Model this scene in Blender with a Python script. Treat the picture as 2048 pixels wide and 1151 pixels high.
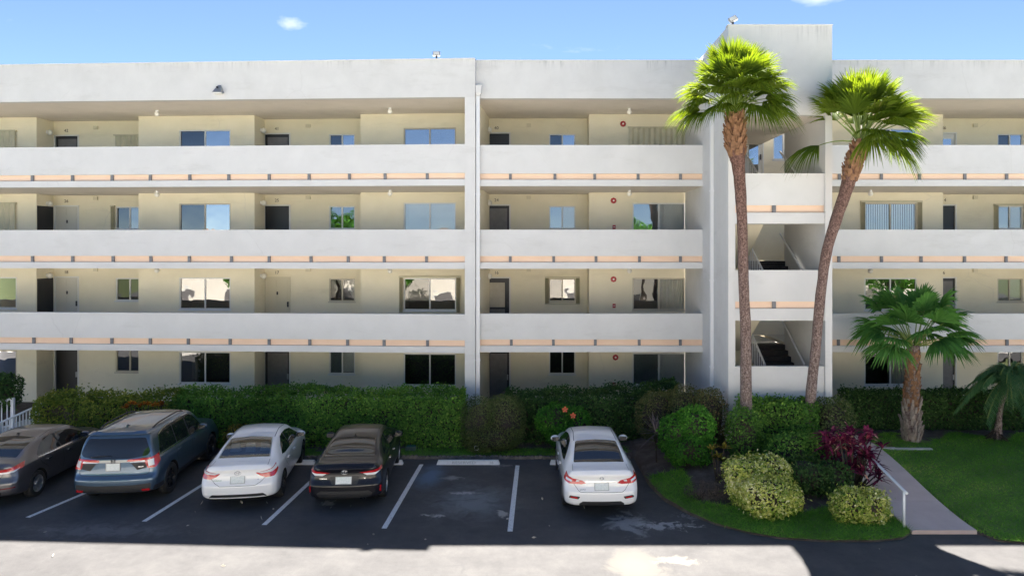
import bpy, bmesh, math, random
import numpy as np
from mathutils import Vector, Matrix
from mathutils.bvhtree import BVHTree
from mathutils.geometry import delaunay_2d_cdt

for o in list(bpy.data.objects):
    bpy.data.objects.remove(o)
SC = bpy.context.scene
COL = SC.collection
R = random.Random(7)
NR = np.random.default_rng(11)

# ------------------------------------------------------------------ camera
FPX, VX, VY, CH = 1420.0, 1075.0, 495.0, 6.25      # focal length and principal point (2048 px wide), eye height
cam = bpy.data.cameras.new('camera'); cam_o = bpy.data.objects.new('camera', cam); COL.objects.link(cam_o)
cam_o.location = (0, 0, CH); cam_o.rotation_euler = (math.pi/2, 0, 0)
cam.sensor_width = 36; cam.lens = 36*FPX/2048
cam.shift_x = (1024-VX)/2048; cam.shift_y = (VY-575.5)/2048
cam.clip_end = 3000
SC.camera = cam_o

# ------------------------------------------------------------------ sky and sun (the sun stands behind the building)
SUN_DIR = Vector((0.20, 8.73, 12.47)).normalized()          # towards the sun
w = bpy.data.worlds.new('World'); SC.world = w; w.use_nodes = True
nt = w.node_tree; nt.nodes.clear()
wo = nt.nodes.new('ShaderNodeOutputWorld'); bg = nt.nodes.new('ShaderNodeBackground')
sky = nt.nodes.new('ShaderNodeTexSky'); sky.sky_type = 'NISHITA'; sky.sun_disc = False
sky.sun_elevation = math.asin(SUN_DIR.z); sky.sun_rotation = math.atan2(SUN_DIR.x, SUN_DIR.y)
sky.air_density = 0.56; sky.dust_density = 0.0; sky.ozone_density = 1.4; sky.altitude = 2000
bg.inputs[1].default_value = 0.052
# thin fair-weather wisps, given by direction
tc = nt.nodes.new('ShaderNodeTexCoord')
mp = nt.nodes.new('ShaderNodeMapping'); mp.inputs['Scale'].default_value = (3.0, 3.0, 11.0)
nz = nt.nodes.new('ShaderNodeTexNoise'); nz.inputs['Scale'].default_value = 1.6; nz.inputs['Detail'].default_value = 7; nz.inputs['Roughness'].default_value = .62
cr = nt.nodes.new('ShaderNodeValToRGB'); cr.color_ramp.elements[0].position = .66; cr.color_ramp.elements[1].position = .86
mx = nt.nodes.new('ShaderNodeMix'); mx.data_type = 'RGBA'
nt.links.new(tc.outputs['Generated'], mp.inputs['Vector']); nt.links.new(mp.outputs[0], nz.inputs['Vector'])
nt.links.new(nz.outputs['Fac'], cr.inputs[0])
ml = nt.nodes.new('ShaderNodeMath'); ml.operation = 'MULTIPLY'; ml.inputs[1].default_value = .55
nt.links.new(cr.outputs[0], ml.inputs[0]); nt.links.new(ml.outputs[0], mx.inputs['Factor'])
nt.links.new(sky.outputs[0], mx.inputs['A']); mx.inputs['B'].default_value = (5.0, 5.2, 5.5, 1)
last = mx.outputs['Result']
for (vx_, vy_, sx_, sz_, amt) in ((582, 47, 28., 92., .45), (1655, -14, 12., 60., .6)):          # two small fair-weather clouds
    d_ = Vector(((vx_-VX)/FPX, 1, (VY-vy_)/FPX)).normalized()
    sb = nt.nodes.new('ShaderNodeVectorMath'); sb.operation = 'SUBTRACT'; sb.inputs[1].default_value = d_; nt.links.new(tc.outputs['Generated'], sb.inputs[0])
    sc_ = nt.nodes.new('ShaderNodeVectorMath'); sc_.operation = 'MULTIPLY'; sc_.inputs[1].default_value = (sx_*1.6, 6, sz_); nt.links.new(sb.outputs[0], sc_.inputs[0])
    n_ = nt.nodes.new('ShaderNodeTexNoise'); n_.inputs['Scale'].default_value = 1.9; n_.inputs['Detail'].default_value = 6; nt.links.new(sc_.outputs[0], n_.inputs['Vector'])
    le = nt.nodes.new('ShaderNodeVectorMath'); le.operation = 'LENGTH'; nt.links.new(sc_.outputs[0], le.inputs[0])
    fa = nt.nodes.new('ShaderNodeMapRange'); fa.inputs['From Min'].default_value = 1.; fa.inputs['From Max'].default_value = 0.; nt.links.new(le.outputs['Value'], fa.inputs['Value'])
    mu_ = nt.nodes.new('ShaderNodeMath'); mu_.operation = 'MULTIPLY_ADD'; mu_.inputs[1].default_value = 1.2; nt.links.new(fa.outputs[0], mu_.inputs[0]); nt.links.new(n_.outputs['Fac'], mu_.inputs[2])
    rp = nt.nodes.new('ShaderNodeMapRange'); rp.inputs['From Min'].default_value = .75; rp.inputs['From Max'].default_value = 1.5; rp.inputs['To Max'].default_value = amt; nt.links.new(mu_.outputs[0], rp.inputs['Value'])
    m2 = nt.nodes.new('ShaderNodeMix'); m2.data_type = 'RGBA'; nt.links.new(rp.outputs[0], m2.inputs['Factor']); nt.links.new(last, m2.inputs['A']); m2.inputs['B'].default_value = (5.2, 5.4, 5.8, 1); last = m2.outputs['Result']
nt.links.new(last, bg.inputs[0]); nt.links.new(bg.outputs[0], wo.inputs[0])

sun = bpy.data.lights.new('sun', 'SUN'); sun.energy = 5.0; sun.angle = math.radians(.55); sun.color = (1, .94, .85)
sun_o = bpy.data.objects.new('sun', sun); COL.objects.link(sun_o); sun_o.location = (0, 60, 80)
sun_o.rotation_euler = (-SUN_DIR).to_track_quat('-Z', 'Y').to_euler()
vs = SC.view_settings; vs.view_transform = 'Standard'; vs.look = 'None'; vs.gamma = 1; vs.use_curve_mapping = False
vs.exposure = 2.45
SC.cycles.diffuse_bounces = 8; SC.cycles.max_bounces = 14; SC.cycles.transparent_max_bounces = 12

# ------------------------------------------------------------------ helpers
def tag(o, label=None, cat=None, group=None, kind=None):
    if label: o['label'] = label
    if cat: o['category'] = cat
    if group: o['group'] = group
    if kind: o['kind'] = kind
    return o
def empty(name, loc=(0,0,0), rz=0, label=None, cat=None, group=None, kind=None, parent=None):
    o = bpy.data.objects.new(name, None); COL.objects.link(o); o.location = loc; o.rotation_euler = (0,0,rz)
    o.empty_display_size = .2
    if parent: o.parent = parent
    return tag(o, label, cat, group, kind)
class MB:
    def __init__(s): s.v = []; s.f = []
    def add(s, vs, fs):
        b = len(s.v); s.v += [tuple(p) for p in vs]; s.f += [tuple(b+i for i in f) for f in fs]; return s
    def box(s, x0,x1,y0,y1,z0,z1, F=None):
        P = [(x0,y0,z0),(x1,y0,z0),(x1,y1,z0),(x0,y1,z0),(x0,y0,z1),(x1,y0,z1),(x1,y1,z1),(x0,y1,z1)]
        if F: P = [F(*p) for p in P]
        return s.add(P, [(3,2,1,0),(4,5,6,7),(0,1,5,4),(1,2,6,5),(2,3,7,6),(3,0,4,7)])
    def tube(s, pts, r, n=8, cap=True):
        pts = [Vector(p) for p in pts]; rings = []; b = len(s.v)
        rr = r if hasattr(r, '__len__') else [r]*len(pts)
        up = Vector((0,0,1))
        for i, p in enumerate(pts):
            t = (pts[min(i+1,len(pts)-1)]-pts[max(i-1,0)]).normalized()
            a = t.cross(up)
            if a.length < .05: a = t.cross(Vector((0,1,0)))
            a.normalize(); c = a.cross(t)
            for k in range(n):
                an = 2*math.pi*k/n
                s.v.append(tuple(p+(a*math.cos(an)+c*math.sin(an))*rr[i]))
        m = len(pts)
        for i in range(m-1):
            for k in range(n):
                s.f.append((b+i*n+k, b+(i+1)*n+k, b+(i+1)*n+(k+1)%n, b+i*n+(k+1)%n))
        if cap:
            s.f.append(tuple(b+k for k in range(n))); s.f.append(tuple(b+(m-1)*n+n-1-k for k in range(n)))
        return s
    def lathe(s, prof, n=24, F=None):
        b = len(s.v); m = len(prof)
        for (r, z) in prof:
            for k in range(n):
                a = 2*math.pi*k/n; p = (r*math.cos(a), r*math.sin(a), z)
                s.v.append(F(*p) if F else p)
        for i in range(m-1):
            for k in range(n):
                s.f.append((b+i*n+k, b+i*n+(k+1)%n, b+(i+1)*n+(k+1)%n, b+(i+1)*n+k))
        return s
    def prism(s, poly, d0, d1, F):
        n = len(poly); b = len(s.v)
        s.v += [tuple(F(p[0], p[1], d0)) for p in poly] + [tuple(F(p[0], p[1], d1)) for p in poly]
        s.f.append(tuple(b+i for i in range(n))); s.f.append(tuple(b+2*n-1-i for i in range(n)))
        for i in range(n): s.f.append((b+i, b+n+i, b+n+(i+1)%n, b+(i+1)%n))
        return s
    def build(s, name, mat, parent=None, smooth=False, loc=None):
        me = bpy.data.meshes.new(name); me.from_pydata(s.v, [], s.f); me.update()
        return link(name, me, mat, parent, smooth, loc)
def fix_normals(me):
    bm = bmesh.new(); bm.from_mesh(me); bmesh.ops.recalc_face_normals(bm, faces=bm.faces); bm.to_mesh(me); bm.free()
def link(name, me, mat, parent=None, smooth=False, loc=None):
    fix_normals(me) if len(me.polygons) < 30000 else None
    me.materials.clear(); me.materials.append(mat)
    if smooth: me.polygons.foreach_set('use_smooth', [True]*len(me.polygons))
    o = bpy.data.objects.new(name, me); COL.objects.link(o)
    if parent: o.parent = parent
    if loc: o.location = loc
    return o
def np_obj(name, V, Fq, mat, parent=None, rnd=None, smooth=False):
    """fast mesh from numpy arrays; Fq (n,3) or (n,4); rnd = per-face value"""
    me = bpy.data.meshes.new(name); k = Fq.shape[1]; n = len(Fq)
    me.vertices.add(len(V)); me.vertices.foreach_set('co', np.asarray(V, np.float32).ravel())
    me.loops.add(n*k); me.loops.foreach_set('vertex_index', np.asarray(Fq, np.int32).ravel())
    me.polygons.add(n); me.polygons.foreach_set('loop_start', np.arange(n, dtype=np.int32)*k)
    me.update(calc_edges=True)
    if rnd is not None:
        a = me.attributes.new('rnd', 'FLOAT', 'FACE'); a.data.foreach_set('value', np.asarray(rnd, np.float32))
    me.materials.append(mat)
    if smooth: me.polygons.foreach_set('use_smooth', [True]*n)
    o = bpy.data.objects.new(name, me); COL.objects.link(o)
    if parent: o.parent = parent
    return o
def text_obj(name, body, size, mat, parent=None, M=None, ext=.002, sx=1.0):
    cu = bpy.data.curves.new(name, 'FONT'); cu.body = body; cu.size = size; cu.extrude = ext
    cu.align_x = 'CENTER'; cu.align_y = 'CENTER'; cu.resolution_u = 3
    t = bpy.data.objects.new(name, cu); COL.objects.link(t)
    dg = bpy.context.evaluated_depsgraph_get()
    me = bpy.data.meshes.new_from_object(t.evaluated_get(dg)); bpy.data.objects.remove(t); bpy.data.curves.remove(cu)
    me.transform(Matrix.Diagonal((sx,1,1,1)))
    if M: me.transform(M)
    o = link(name, me, mat, parent); return o
def copy_tree(o, parent=None):
    c = o.copy(); COL.objects.link(c)
    if parent: c.parent = parent
    for ch in list(o.children): copy_tree(ch, c)
    return c
def gp(x, y, z=0.0):
    """ground point (height z) seen at pixel x, y of the photograph"""
    s = (y-VY)/(CH-z); return Vector(((x-VX)/s, FPX/s, z))
def at(x, y, d):
    return Vector(((x-VX)*d/FPX, d, CH-(y-VY)*d/FPX))

# ------------------------------------------------------------------ materials
def mat(name, col=(.5,.5,.5), rough=.6, metal=0., spec=.5, coat=0., emit=None):
    m = bpy.data.materials.new(name); m.use_nodes = True
    b = m.node_tree.nodes['Principled BSDF']
    b.inputs['Base Color'].default_value = (*col, 1); b.inputs['Roughness'].default_value = rough
    b.inputs['Metallic'].default_value = metal; b.inputs['Specular IOR Level'].default_value = spec
    b.inputs['Coat Weight'].default_value = coat; b.inputs['Coat Roughness'].default_value = .04
    return m
def N(m, t, **kw):
    n = m.node_tree.nodes.new(t)
    for k, v in kw.items():
        if k in n.inputs: n.inputs[k].default_value = v
        else: setattr(n, k, v)
    return n
def L(m, a, b): m.node_tree.links.new(a, b)
def bsdf(m): return m.node_tree.nodes['Principled BSDF']
def ramp(m, stops):
    r = N(m, 'ShaderNodeValToRGB'); e = r.color_ramp.elements
    while len(e) < len(stops): e.new(.5)
    for i, (p, c) in enumerate(stops):
        e[i].position = p; e[i].color = (*c, 1) if len(c) == 3 else c
    return r
def mottled(name, c0, c1, scale=3., rough=.7, bump=0., bscale=60., detail=6, **kw):
    m = mat(name, c0, rough, **kw)
    g = N(m, 'ShaderNodeNewGeometry'); n = N(m, 'ShaderNodeTexNoise', Scale=scale, Detail=detail, Roughness=.6)
    L(m, g.outputs['Position'], n.inputs['Vector'])
    r = ramp(m, [(.32, c0), (.68, c1)]); L(m, n.outputs['Fac'], r.inputs[0]); L(m, r.outputs[0], bsdf(m).inputs['Base Color'])
    if bump:
        n2 = N(m, 'ShaderNodeTexNoise', Scale=bscale, Detail=3); L(m, g.outputs['Position'], n2.inputs['Vector'])
        bp = N(m, 'ShaderNodeBump', Strength=bump, Distance=.01); L(m, n2.outputs['Fac'], bp.inputs['Height']); L(m, bp.outputs[0], bsdf(m).inputs['Normal'])
    return m
def stucco(name, c0, c1, streak=None, ztop=None):
    """painted stucco: faint mottling, fine relief, optional grey rain streaks hanging from a roof edge at height ztop"""
    m = mottled(name, c0, c1, 1.3, .85, .35, 55.)
    g0 = N(m, 'ShaderNodeNewGeometry'); dn = N(m, 'ShaderNodeTexNoise', Scale=3., Detail=4); L(m, g0.outputs['Position'], dn.inputs['Vector'])
    dv = N(m, 'ShaderNodeMix', data_type='RGBA'); dv.inputs['Factor'].default_value = .16; L(m, g0.outputs['Position'], dv.inputs['A']); L(m, dn.outputs['Color'], dv.inputs['B'])
    cv = N(m, 'ShaderNodeTexVoronoi', feature='DISTANCE_TO_EDGE', Scale=.45); L(m, dv.outputs['Result'], cv.inputs['Vector'])
    c1_ = ramp(m, [(0.,(1,1,1)), (.006,(0,0,0))]); L(m, cv.outputs['Distance'], c1_.inputs[0]); mk_ = N(m, 'ShaderNodeTexNoise', Scale=.6, Detail=2); L(m, g0.outputs['Position'], mk_.inputs['Vector'])
    c2_ = ramp(m, [(.55,(0,0,0)), (.66,(.22,.22,.22))]); L(m, mk_.outputs['Fac'], c2_.inputs[0]); cm_ = N(m, 'ShaderNodeMath', operation='MULTIPLY'); L(m, c1_.outputs[0], cm_.inputs[0]); L(m, c2_.outputs[0], cm_.inputs[1])
    pm_ = N(m, 'ShaderNodeMapping', Scale=(.5,.5,2.2)); L(m, g0.outputs['Position'], pm_.inputs['Vector']); pn_ = N(m, 'ShaderNodeTexNoise', Scale=.9, Detail=7, Roughness=.7); L(m, pm_.outputs[0], pn_.inputs['Vector'])
    pr_ = ramp(m, [(.56,(1,1,1)), (.78,(.86,.855,.84))]); L(m, pn_.outputs['Fac'], pr_.inputs[0])
    old_ = bsdf(m).inputs['Base Color'].links[0].from_socket; x1_ = N(m, 'ShaderNodeMix', data_type='RGBA', blend_type='MULTIPLY'); x1_.inputs['Factor'].default_value = 1.; L(m, old_, x1_.inputs['A']); L(m, pr_.outputs[0], x1_.inputs['B'])
    x2_ = N(m, 'ShaderNodeMix', data_type='RGBA'); L(m, cm_.outputs[0], x2_.inputs['Factor']); L(m, x1_.outputs['Result'], x2_.inputs['A']); x2_.inputs['B'].default_value = (.45,.44,.42,1); L(m, x2_.outputs['Result'], bsdf(m).inputs['Base Color'])
    if ztop:
        g = N(m, 'ShaderNodeNewGeometry'); sx = N(m, 'ShaderNodeSeparateXYZ'); L(m, g.outputs['Position'], sx.inputs[0])
        mp = N(m, 'ShaderNodeMapping', Scale=(7., 7., .35)); L(m, g.outputs['Position'], mp.inputs['Vector'])
        n = N(m, 'ShaderNodeTexNoise', Scale=1.2, Detail=5, Roughness=.75); L(m, mp.outputs[0], n.inputs['Vector'])
        r = ramp(m, [(.50, (0,0,0)), (.72, (1,1,1))]); L(m, n.outputs['Fac'], r.inputs[0])
        f = N(m, 'ShaderNodeMapRange'); f.inputs['From Min'].default_value = ztop-.42; f.inputs['From Max'].default_value = ztop
        L(m, sx.outputs['Z'], f.inputs['Value'])
        p = N(m, 'ShaderNodeMath', operation='POWER'); L(m, f.outputs[0], p.inputs[0]); p.inputs[1].default_value = 1.8
        lf = N(m, 'ShaderNodeTexNoise', Scale=.55, Detail=3); L(m, g.outputs['Position'], lf.inputs['Vector']); lr = ramp(m, [(.40,(.06,.06,.06)), (.68,(1,1,1))]); L(m, lf.outputs['Fac'], lr.inputs[0])
        q0 = N(m, 'ShaderNodeMath', operation='MULTIPLY'); L(m, p.outputs[0], q0.inputs[0]); L(m, r.outputs[0], q0.inputs[1])
        q = N(m, 'ShaderNodeMath', operation='MULTIPLY'); L(m, q0.outputs[0], q.inputs[0]); L(m, lr.outputs[0], q.inputs[1])
        mx = N(m, 'ShaderNodeMix', data_type='RGBA'); L(m, q.outputs[0], mx.inputs['Factor'])
        old = bsdf(m).inputs['Base Color'].links[0].from_socket
        L(m, old, mx.inputs['A']); mx.inputs['B'].default_value = (.20, .21, .22, 1)
        L(m, mx.outputs['Result'], bsdf(m).inputs['Base Color'])
    return m
def leafmat(name, stops, trans=.35, rough=.45, tcol=None):
    m = mat(name, (.05,.1,.02), max(rough,.65), spec=.15)
    a = N(m, 'ShaderNodeAttribute', attribute_name='rnd'); r = ramp(m, stops); L(m, a.outputs['Fac'], r.inputs[0])
    b = bsdf(m); L(m, r.outputs[0], b.inputs['Base Color'])
    t = N(m, 'ShaderNodeBsdfTranslucent'); hs = N(m, 'ShaderNodeHueSaturation', Saturation=1.08, Value=1.45); hs.inputs['Hue'].default_value = .475
    L(m, r.outputs[0], hs.inputs['Color']); L(m, hs.outputs[0], t.inputs['Color'])
    mx = N(m, 'ShaderNodeMixShader'); mx.inputs[0].default_value = trans
    L(m, b.outputs[0], mx.inputs[1]); L(m, t.outputs[0], mx.inputs[2])
    L(m, mx.outputs[0], m.node_tree.nodes['Material Output'].inputs['Surface'])
    return m
def glassmat(name, tint=(.55,.6,.62), refl=.3, wave=.012, rough=0.):
    m = bpy.data.materials.new(name); m.use_nodes = True; nt = m.node_tree; nt.nodes.clear()
    out = N(m, 'ShaderNodeOutputMaterial'); tr = N(m, 'ShaderNodeBsdfTransparent'); tr.inputs[0].default_value = (*tint, 1)
    gl = N(m, 'ShaderNodeBsdfGlossy'); gl.inputs['Roughness'].default_value = rough; gl.inputs[0].default_value = (.94,.94,.93,1)
    lw = N(m, 'ShaderNodeLayerWeight', Blend=.35); mr = N(m, 'ShaderNodeMapRange'); mr.inputs['To Min'].default_value = refl; mr.inputs['To Max'].default_value = .95
    L(m, lw.outputs['Fresnel'], mr.inputs['Value'])
    g = N(m, 'ShaderNodeNewGeometry'); n = N(m, 'ShaderNodeTexNoise', Scale=1.7, Detail=1); L(m, g.outputs['Position'], n.inputs['Vector'])
    bp = N(m, 'ShaderNodeBump', Strength=1., Distance=wave); L(m, n.outputs['Fac'], bp.inputs['Height']); L(m, bp.outputs[0], gl.inputs['Normal'])
    mx = N(m, 'ShaderNodeMixShader'); L(m, mr.outputs[0], mx.inputs[0]); L(m, tr.outputs[0], mx.inputs[1]); L(m, gl.outputs[0], mx.inputs[2])
    L(m, mx.outputs[0], out.inputs['Surface']); return m

M = {}
M['fascia'] = stucco('white_stucco_fascia', (.62,.612,.595), (.68,.672,.655), ztop=12.47)
M['white'] = stucco('white_stucco', (.66,.652,.635), (.71,.702,.685))
M['cream'] = stucco('cream_stucco', (.79,.73,.57), (.84,.78,.62))
M['soffit'] = stucco('soffit_paint', (.70,.65,.57), (.76,.70,.62))
M['peach'] = mottled('peach_paint', (.84,.60,.43), (.88,.65,.48), 2., .8)
M['block'] = mottled('grey_block', (.16,.16,.17), (.24,.24,.25), 8., .85)
M['slabtop'] = mottled('walkway_floor', (.55,.54,.51), (.64,.62,.59), 2., .8)
M['frame'] = mat('window_frame_white', (.72,.72,.70), .4)
M['tanframe'] = mat('window_frame_tan', (.55,.50,.40), .45)
M['shutter'] = mottled('accordion_shutter', (.52,.49,.36), (.60,.56,.42), 3., .55)
M['glass'] = glassmat('window_glass', (.45,.5,.52), .15, .004)
M['glass_hi'] = glassmat('window_glass_film', (.35,.4,.42), .33, .004)
M['glass_clear'] = glassmat('clear_window_glass', (.86,.89,.88), .10, .004)
M['screen'] = glassmat('insect_screen_glass', (.22,.23,.25), .07, .004)
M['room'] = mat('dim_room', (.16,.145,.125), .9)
M['blind'] = mat('white_blind', (.72,.73,.72), .6)
M['curtain'] = mottled('curtain', (.50,.46,.38), (.58,.54,.46), 4., .9)
M['doorblack'] = mat('black_door', (.018,.017,.02), .4)
M['doorgrey'] = mottled('grey_door_screen', (.13,.125,.13), (.17,.16,.165), 6., .5)
M['doorwhite'] = mat('white_door', (.62,.60,.53), .5)
M['doorcream'] = mat('cream_door', (.66,.61,.47), .55)
M['lamp'] = mat('white_globe', (.80,.79,.74), .3)
M['red'] = mat('red_fire_enamel', (.38,.012,.02), .35)
M['metal'] = mat('grey_metal', (.33,.34,.35), .4, .6)
M['darkmetal'] = mat('dark_metal', (.045,.045,.05), .45, .3)
M['bronze'] = mat('bronze_digits', (.07,.05,.03), .5)
M['stairtread'] = mottled('stair_tread', (.035,.028,.028), (.055,.045,.042), 10., .8)
M['rail'] = mat('white_rail_paint', (.78,.79,.80), .4)
# ================================================================== terrain
def lerp(a, b, t): return a+(b-a)*t
def sst(a, b, x):
    t = np.clip((np.asarray(x, float)-a)/(b-a), 0, 1); return t*t*(3-2*t)
EDGE = [(-60,21.1),(2.86,21.1),(2.93,18.6),(3.14,17.47),(3.56,16.6),(4.0,16.0),(4.63,15.5),(5.2,15.22),(6.1,15.07),(7.2,15.07),
        (7.85,15.22),(8.16,15.52),(8.2,15.55),(9.6,15.55),(9.63,15.45),(9.8,15.08),(10.3,14.95),(60,14.95)]
EX = np.array([p[0] for p in EDGE]); EY = np.array([p[1] for p in EDGE])
def edgeY(x): return np.interp(x, EX, EY)
def zg(x, y):
    """height of the planted ground: it banks up from the asphalt towards the building"""
    x = np.asarray(x, float); y = np.asarray(y, float)
    a = .05+.30*sst(21.2, 23.6, y); b = .05+.57*sst(15.8, 20.4, y); c = .05+.40*sst(15.2, 22., y)
    t = sst(2.0, 4.8, x); u = sst(8.2, 10.5, x)
    return (a*(1-t)+b*t)*(1-u)+c*u
def gz(x, y):
    z = 0.
    for _ in range(12):
        p = gp(x, y, z); z = float(zg(p.x, p.y))
    return gp(x, y, z)

# far ground
g = mottled('dry_lawn', (.055,.075,.025), (.09,.11,.04), .4, .95)
MB().add([(-700,-700,-.12),(700,-700,-.12),(700,900,-.12),(-700,900,-.12)], [(0,1,2,3)]).build('ground', g)['kind'] = 'structure'

# asphalt, with pale worn patches, cracks and a slightly older lane
m = mat('asphalt', (.045,.045,.05), .85)
ge = N(m, 'ShaderNodeNewGeometry'); pos = ge.outputs['Position']
n1 = N(m, 'ShaderNodeTexNoise', Scale=.9, Detail=11, Roughness=.80); L(m, pos, n1.inputs['Vector'])
r1 = ramp(m, [(.34,(.048,.0465,.049)), (.52,(.069,.067,.069)), (.70,(.094,.091,.090))]); L(m, n1.outputs['Fac'], r1.inputs[0])
n2 = N(m, 'ShaderNodeTexNoise', Scale=95., Detail=2); L(m, pos, n2.inputs['Vector'])
r2 = ramp(m, [(.25,(.6,.6,.6)), (.75,(1.35,1.35,1.35))]); L(m, n2.outputs['Fac'], r2.inputs[0])
mu = N(m, 'ShaderNodeMix', data_type='RGBA', blend_type='MULTIPLY'); mu.inputs['Factor'].default_value = 1
L(m, r1.outputs[0], mu.inputs['A']); L(m, r2.outputs[0], mu.inputs['B'])
cur = mu.outputs['Result']
def spot(cur, c, rad, col, lo, hi, sc=4., st=(1,1)):
    """an irregular stain: noise inside a soft disc on the ground"""
    mp = N(m, 'ShaderNodeMapping'); mp.vector_type = 'POINT'; mp.inputs['Location'].default_value = (-c[0]*st[0]/rad, -c[1]*st[1]/rad, 0); mp.inputs['Scale'].default_value = (st[0]/rad, st[1]/rad, 0)
    L(m, pos, mp.inputs['Vector']); ln = N(m, 'ShaderNodeVectorMath', operation='LENGTH'); L(m, mp.outputs[0], ln.inputs[0])
    f = N(m, 'ShaderNodeMapRange'); f.inputs['From Min'].default_value = 1; f.inputs['From Max'].default_value = .15; L(m, ln.outputs['Value'], f.inputs['Value'])
    nn = N(m, 'ShaderNodeTexNoise', Scale=sc, Detail=7, Roughness=.7, Distortion=.6); L(m, pos, nn.inputs['Vector'])
    ad = N(m, 'ShaderNodeMath', operation='MULTIPLY_ADD'); L(m, f.outputs[0], ad.inputs[0]); ad.inputs[1].default_value = .5; L(m, nn.outputs['Fac'], ad.inputs[2])
    rr = ramp(m, [(lo,(0,0,0)), (hi,(1,1,1))]); L(m, ad.outputs[0], rr.inputs[0])
    q = N(m, 'ShaderNodeMath', operation='MULTIPLY'); L(m, rr.outputs[0], q.inputs[0]); L(m, f.outputs[0], q.inputs[1])
    mx = N(m, 'ShaderNodeMix', data_type='RGBA'); L(m, q.outputs[0], mx.inputs['Factor']); L(m, cur, mx.inputs['A']); mx.inputs['B'].default_value = (*col, 1)
    return mx.outputs['Result']
for (px, py, rad, col, lo, hi, sc, st) in [
    (945, 1000, 1.8, (.16,.175,.185), .68, 1.0, 2.2, (1,.8)), (860, 950, .9, (.11,.16,.23), .58, .95, 1.5, (1.3,.5)), (700, 1062, 1.4, (.05,.049,.052), .7, 1.0, 1.6, (.5,1.2)), (330, 1010, 1.0, (.045,.044,.047), .62, .95, 1.5, (.8,1)), (1195, 1040, .8, (.04,.04,.042), .62, .9, 2., (1,1)), (520, 1020, .9, (.045,.044,.047), .64, .95, 2., (.8,1)), (200, 1060, 1.6, (.13,.125,.13), .82, 1.05, 3., (.4,1.6)),
    (905, 955, .7, (.24,.235,.23), .80, 1.0, 5., (1,1.5)), (930, 985, .9, (.34,.33,.32), .88, 1.02, 6., (.8,3)),
    (865, 1030, .8, (.32,.31,.29), .93, 1.03, 5., (.8,2)), (1005, 1025, .7, (.33,.31,.28), .92, 1.02, 4., (1.5,1)),
    (1260, 1045, 1.3, (.26,.255,.25), .87, 1.02, 2.6, (1,.7)), (1330, 1050, 1.4, (.34,.33,.32), .92, 1.04, 5., (.6,1.8)),
    (1270, 1130, 1.2, (.120,.112,.100), .72, .80, .9, (1,1)), (1360, 1120, 0.8, (.16,.147,.128), .86, .94, 2., (.7,1.5)),
    (655, 1005, .55, (.24,.23,.21), .88, 1.0, 5., (1,1)), (1400, 1030, 1.2, (.16,.16,.17), .9, 1.05, 6., (.7,1.5)),
    (1150, 960, 1.0, (.15,.15,.155), .93, 1.05, 7., (1,1)), (1000, 930, .7, (.17,.165,.16), .9, 1.05, 6., (.6,2)) ]:
    p = gp(px, py); cur = spot(cur, (p.x, p.y), rad, col, lo, hi, sc, st)
vo = N(m, 'ShaderNodeTexVoronoi', feature='DISTANCE_TO_EDGE', Scale=.42); 
nd = N(m, 'ShaderNodeTexNoise', Scale=2.2, Detail=5); L(m, pos, nd.inputs['Vector'])
va = N(m, 'ShaderNodeMix', data_type='RGBA'); va.inputs['Factor'].default_value = .22; L(m, pos, va.inputs['A']); L(m, nd.outputs['Color'], va.inputs['B']); L(m, va.outputs['Result'], vo.inputs['Vector'])
rc = ramp(m, [(.0,(1,1,1)), (.006,(0,0,0))]); L(m, vo.outputs['Distance'], rc.inputs[0])
nk = N(m, 'ShaderNodeTexNoise', Scale=.7, Detail=2); L(m, pos, nk.inputs['Vector']); rk = ramp(m, [(.54,(0,0,0)), (.62,(1,1,1))]); L(m, nk.outputs['Fac'], rk.inputs[0])
qk = N(m, 'ShaderNodeMath', operation='MULTIPLY'); L(m, rc.outputs[0], qk.inputs[0]); L(m, rk.outputs[0], qk.inputs[1])
mk = N(m, 'ShaderNodeMix', data_type='RGBA'); L(m, qk.outputs[0], mk.inputs['Factor']); L(m, cur, mk.inputs['A']); mk.inputs['B'].default_value = (.055,.055,.058,1)
L(m, mk.outputs['Result'], bsdf(m).inputs['Base Color'])
bp = N(m, 'ShaderNodeBump', Strength=.35, Distance=.006); L(m, n2.outputs['Fac'], bp.inputs['Height']); L(m, bp.outputs[0], bsdf(m).inputs['Normal'])
M['asphalt'] = m
V = []; F = []
xs = sorted(set([-60.]+list(np.arange(-20, 60, 1.))+[p[0] for p in EDGE]))
for x in xs: V += [(x, -60, 0), (x, float(edgeY(x))+.15, 0)]
for i in range(len(xs)-1): F.append((2*i, 2*i+2, 2*i+3, 2*i+1))
MB().add(V, F).build('parking_lot', M['asphalt'])['kind'] = 'structure'

# planted ground
m = mat('garden_soil', (.06,.045,.035), .95)
ge = N(m, 'ShaderNodeNewGeometry'); n = N(m, 'ShaderNodeTexNoise', Scale=2.2, Detail=8, Roughness=.7); L(m, ge.outputs['Position'], n.inputs['Vector'])
r = ramp(m, [(.3,(.05,.037,.030)), (.5,(.10,.076,.062)), (.72,(.18,.145,.122))]); L(m, n.outputs['Fac'], r.inputs[0]); L(m, r.outputs[0], bsdf(m).inputs['Base Color'])
n2 = N(m, 'ShaderNodeTexNoise', Scale=40, Detail=4); L(m, ge.outputs['Position'], n2.inputs['Vector']); bp = N(m, 'ShaderNodeBump', Strength=.8, Distance=.03); L(m, n2.outputs['Fac'], bp.inputs['Height']); L(m, bp.outputs[0], bsdf(m).inputs['Normal'])
M['soil'] = m
xs = np.array(sorted(set(list(np.arange(-26, 24, .25))+list(EX[(EX > -26) & (EX < 24)])))); ts = np.linspace(0, 1, 34)
V = []; 
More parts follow.
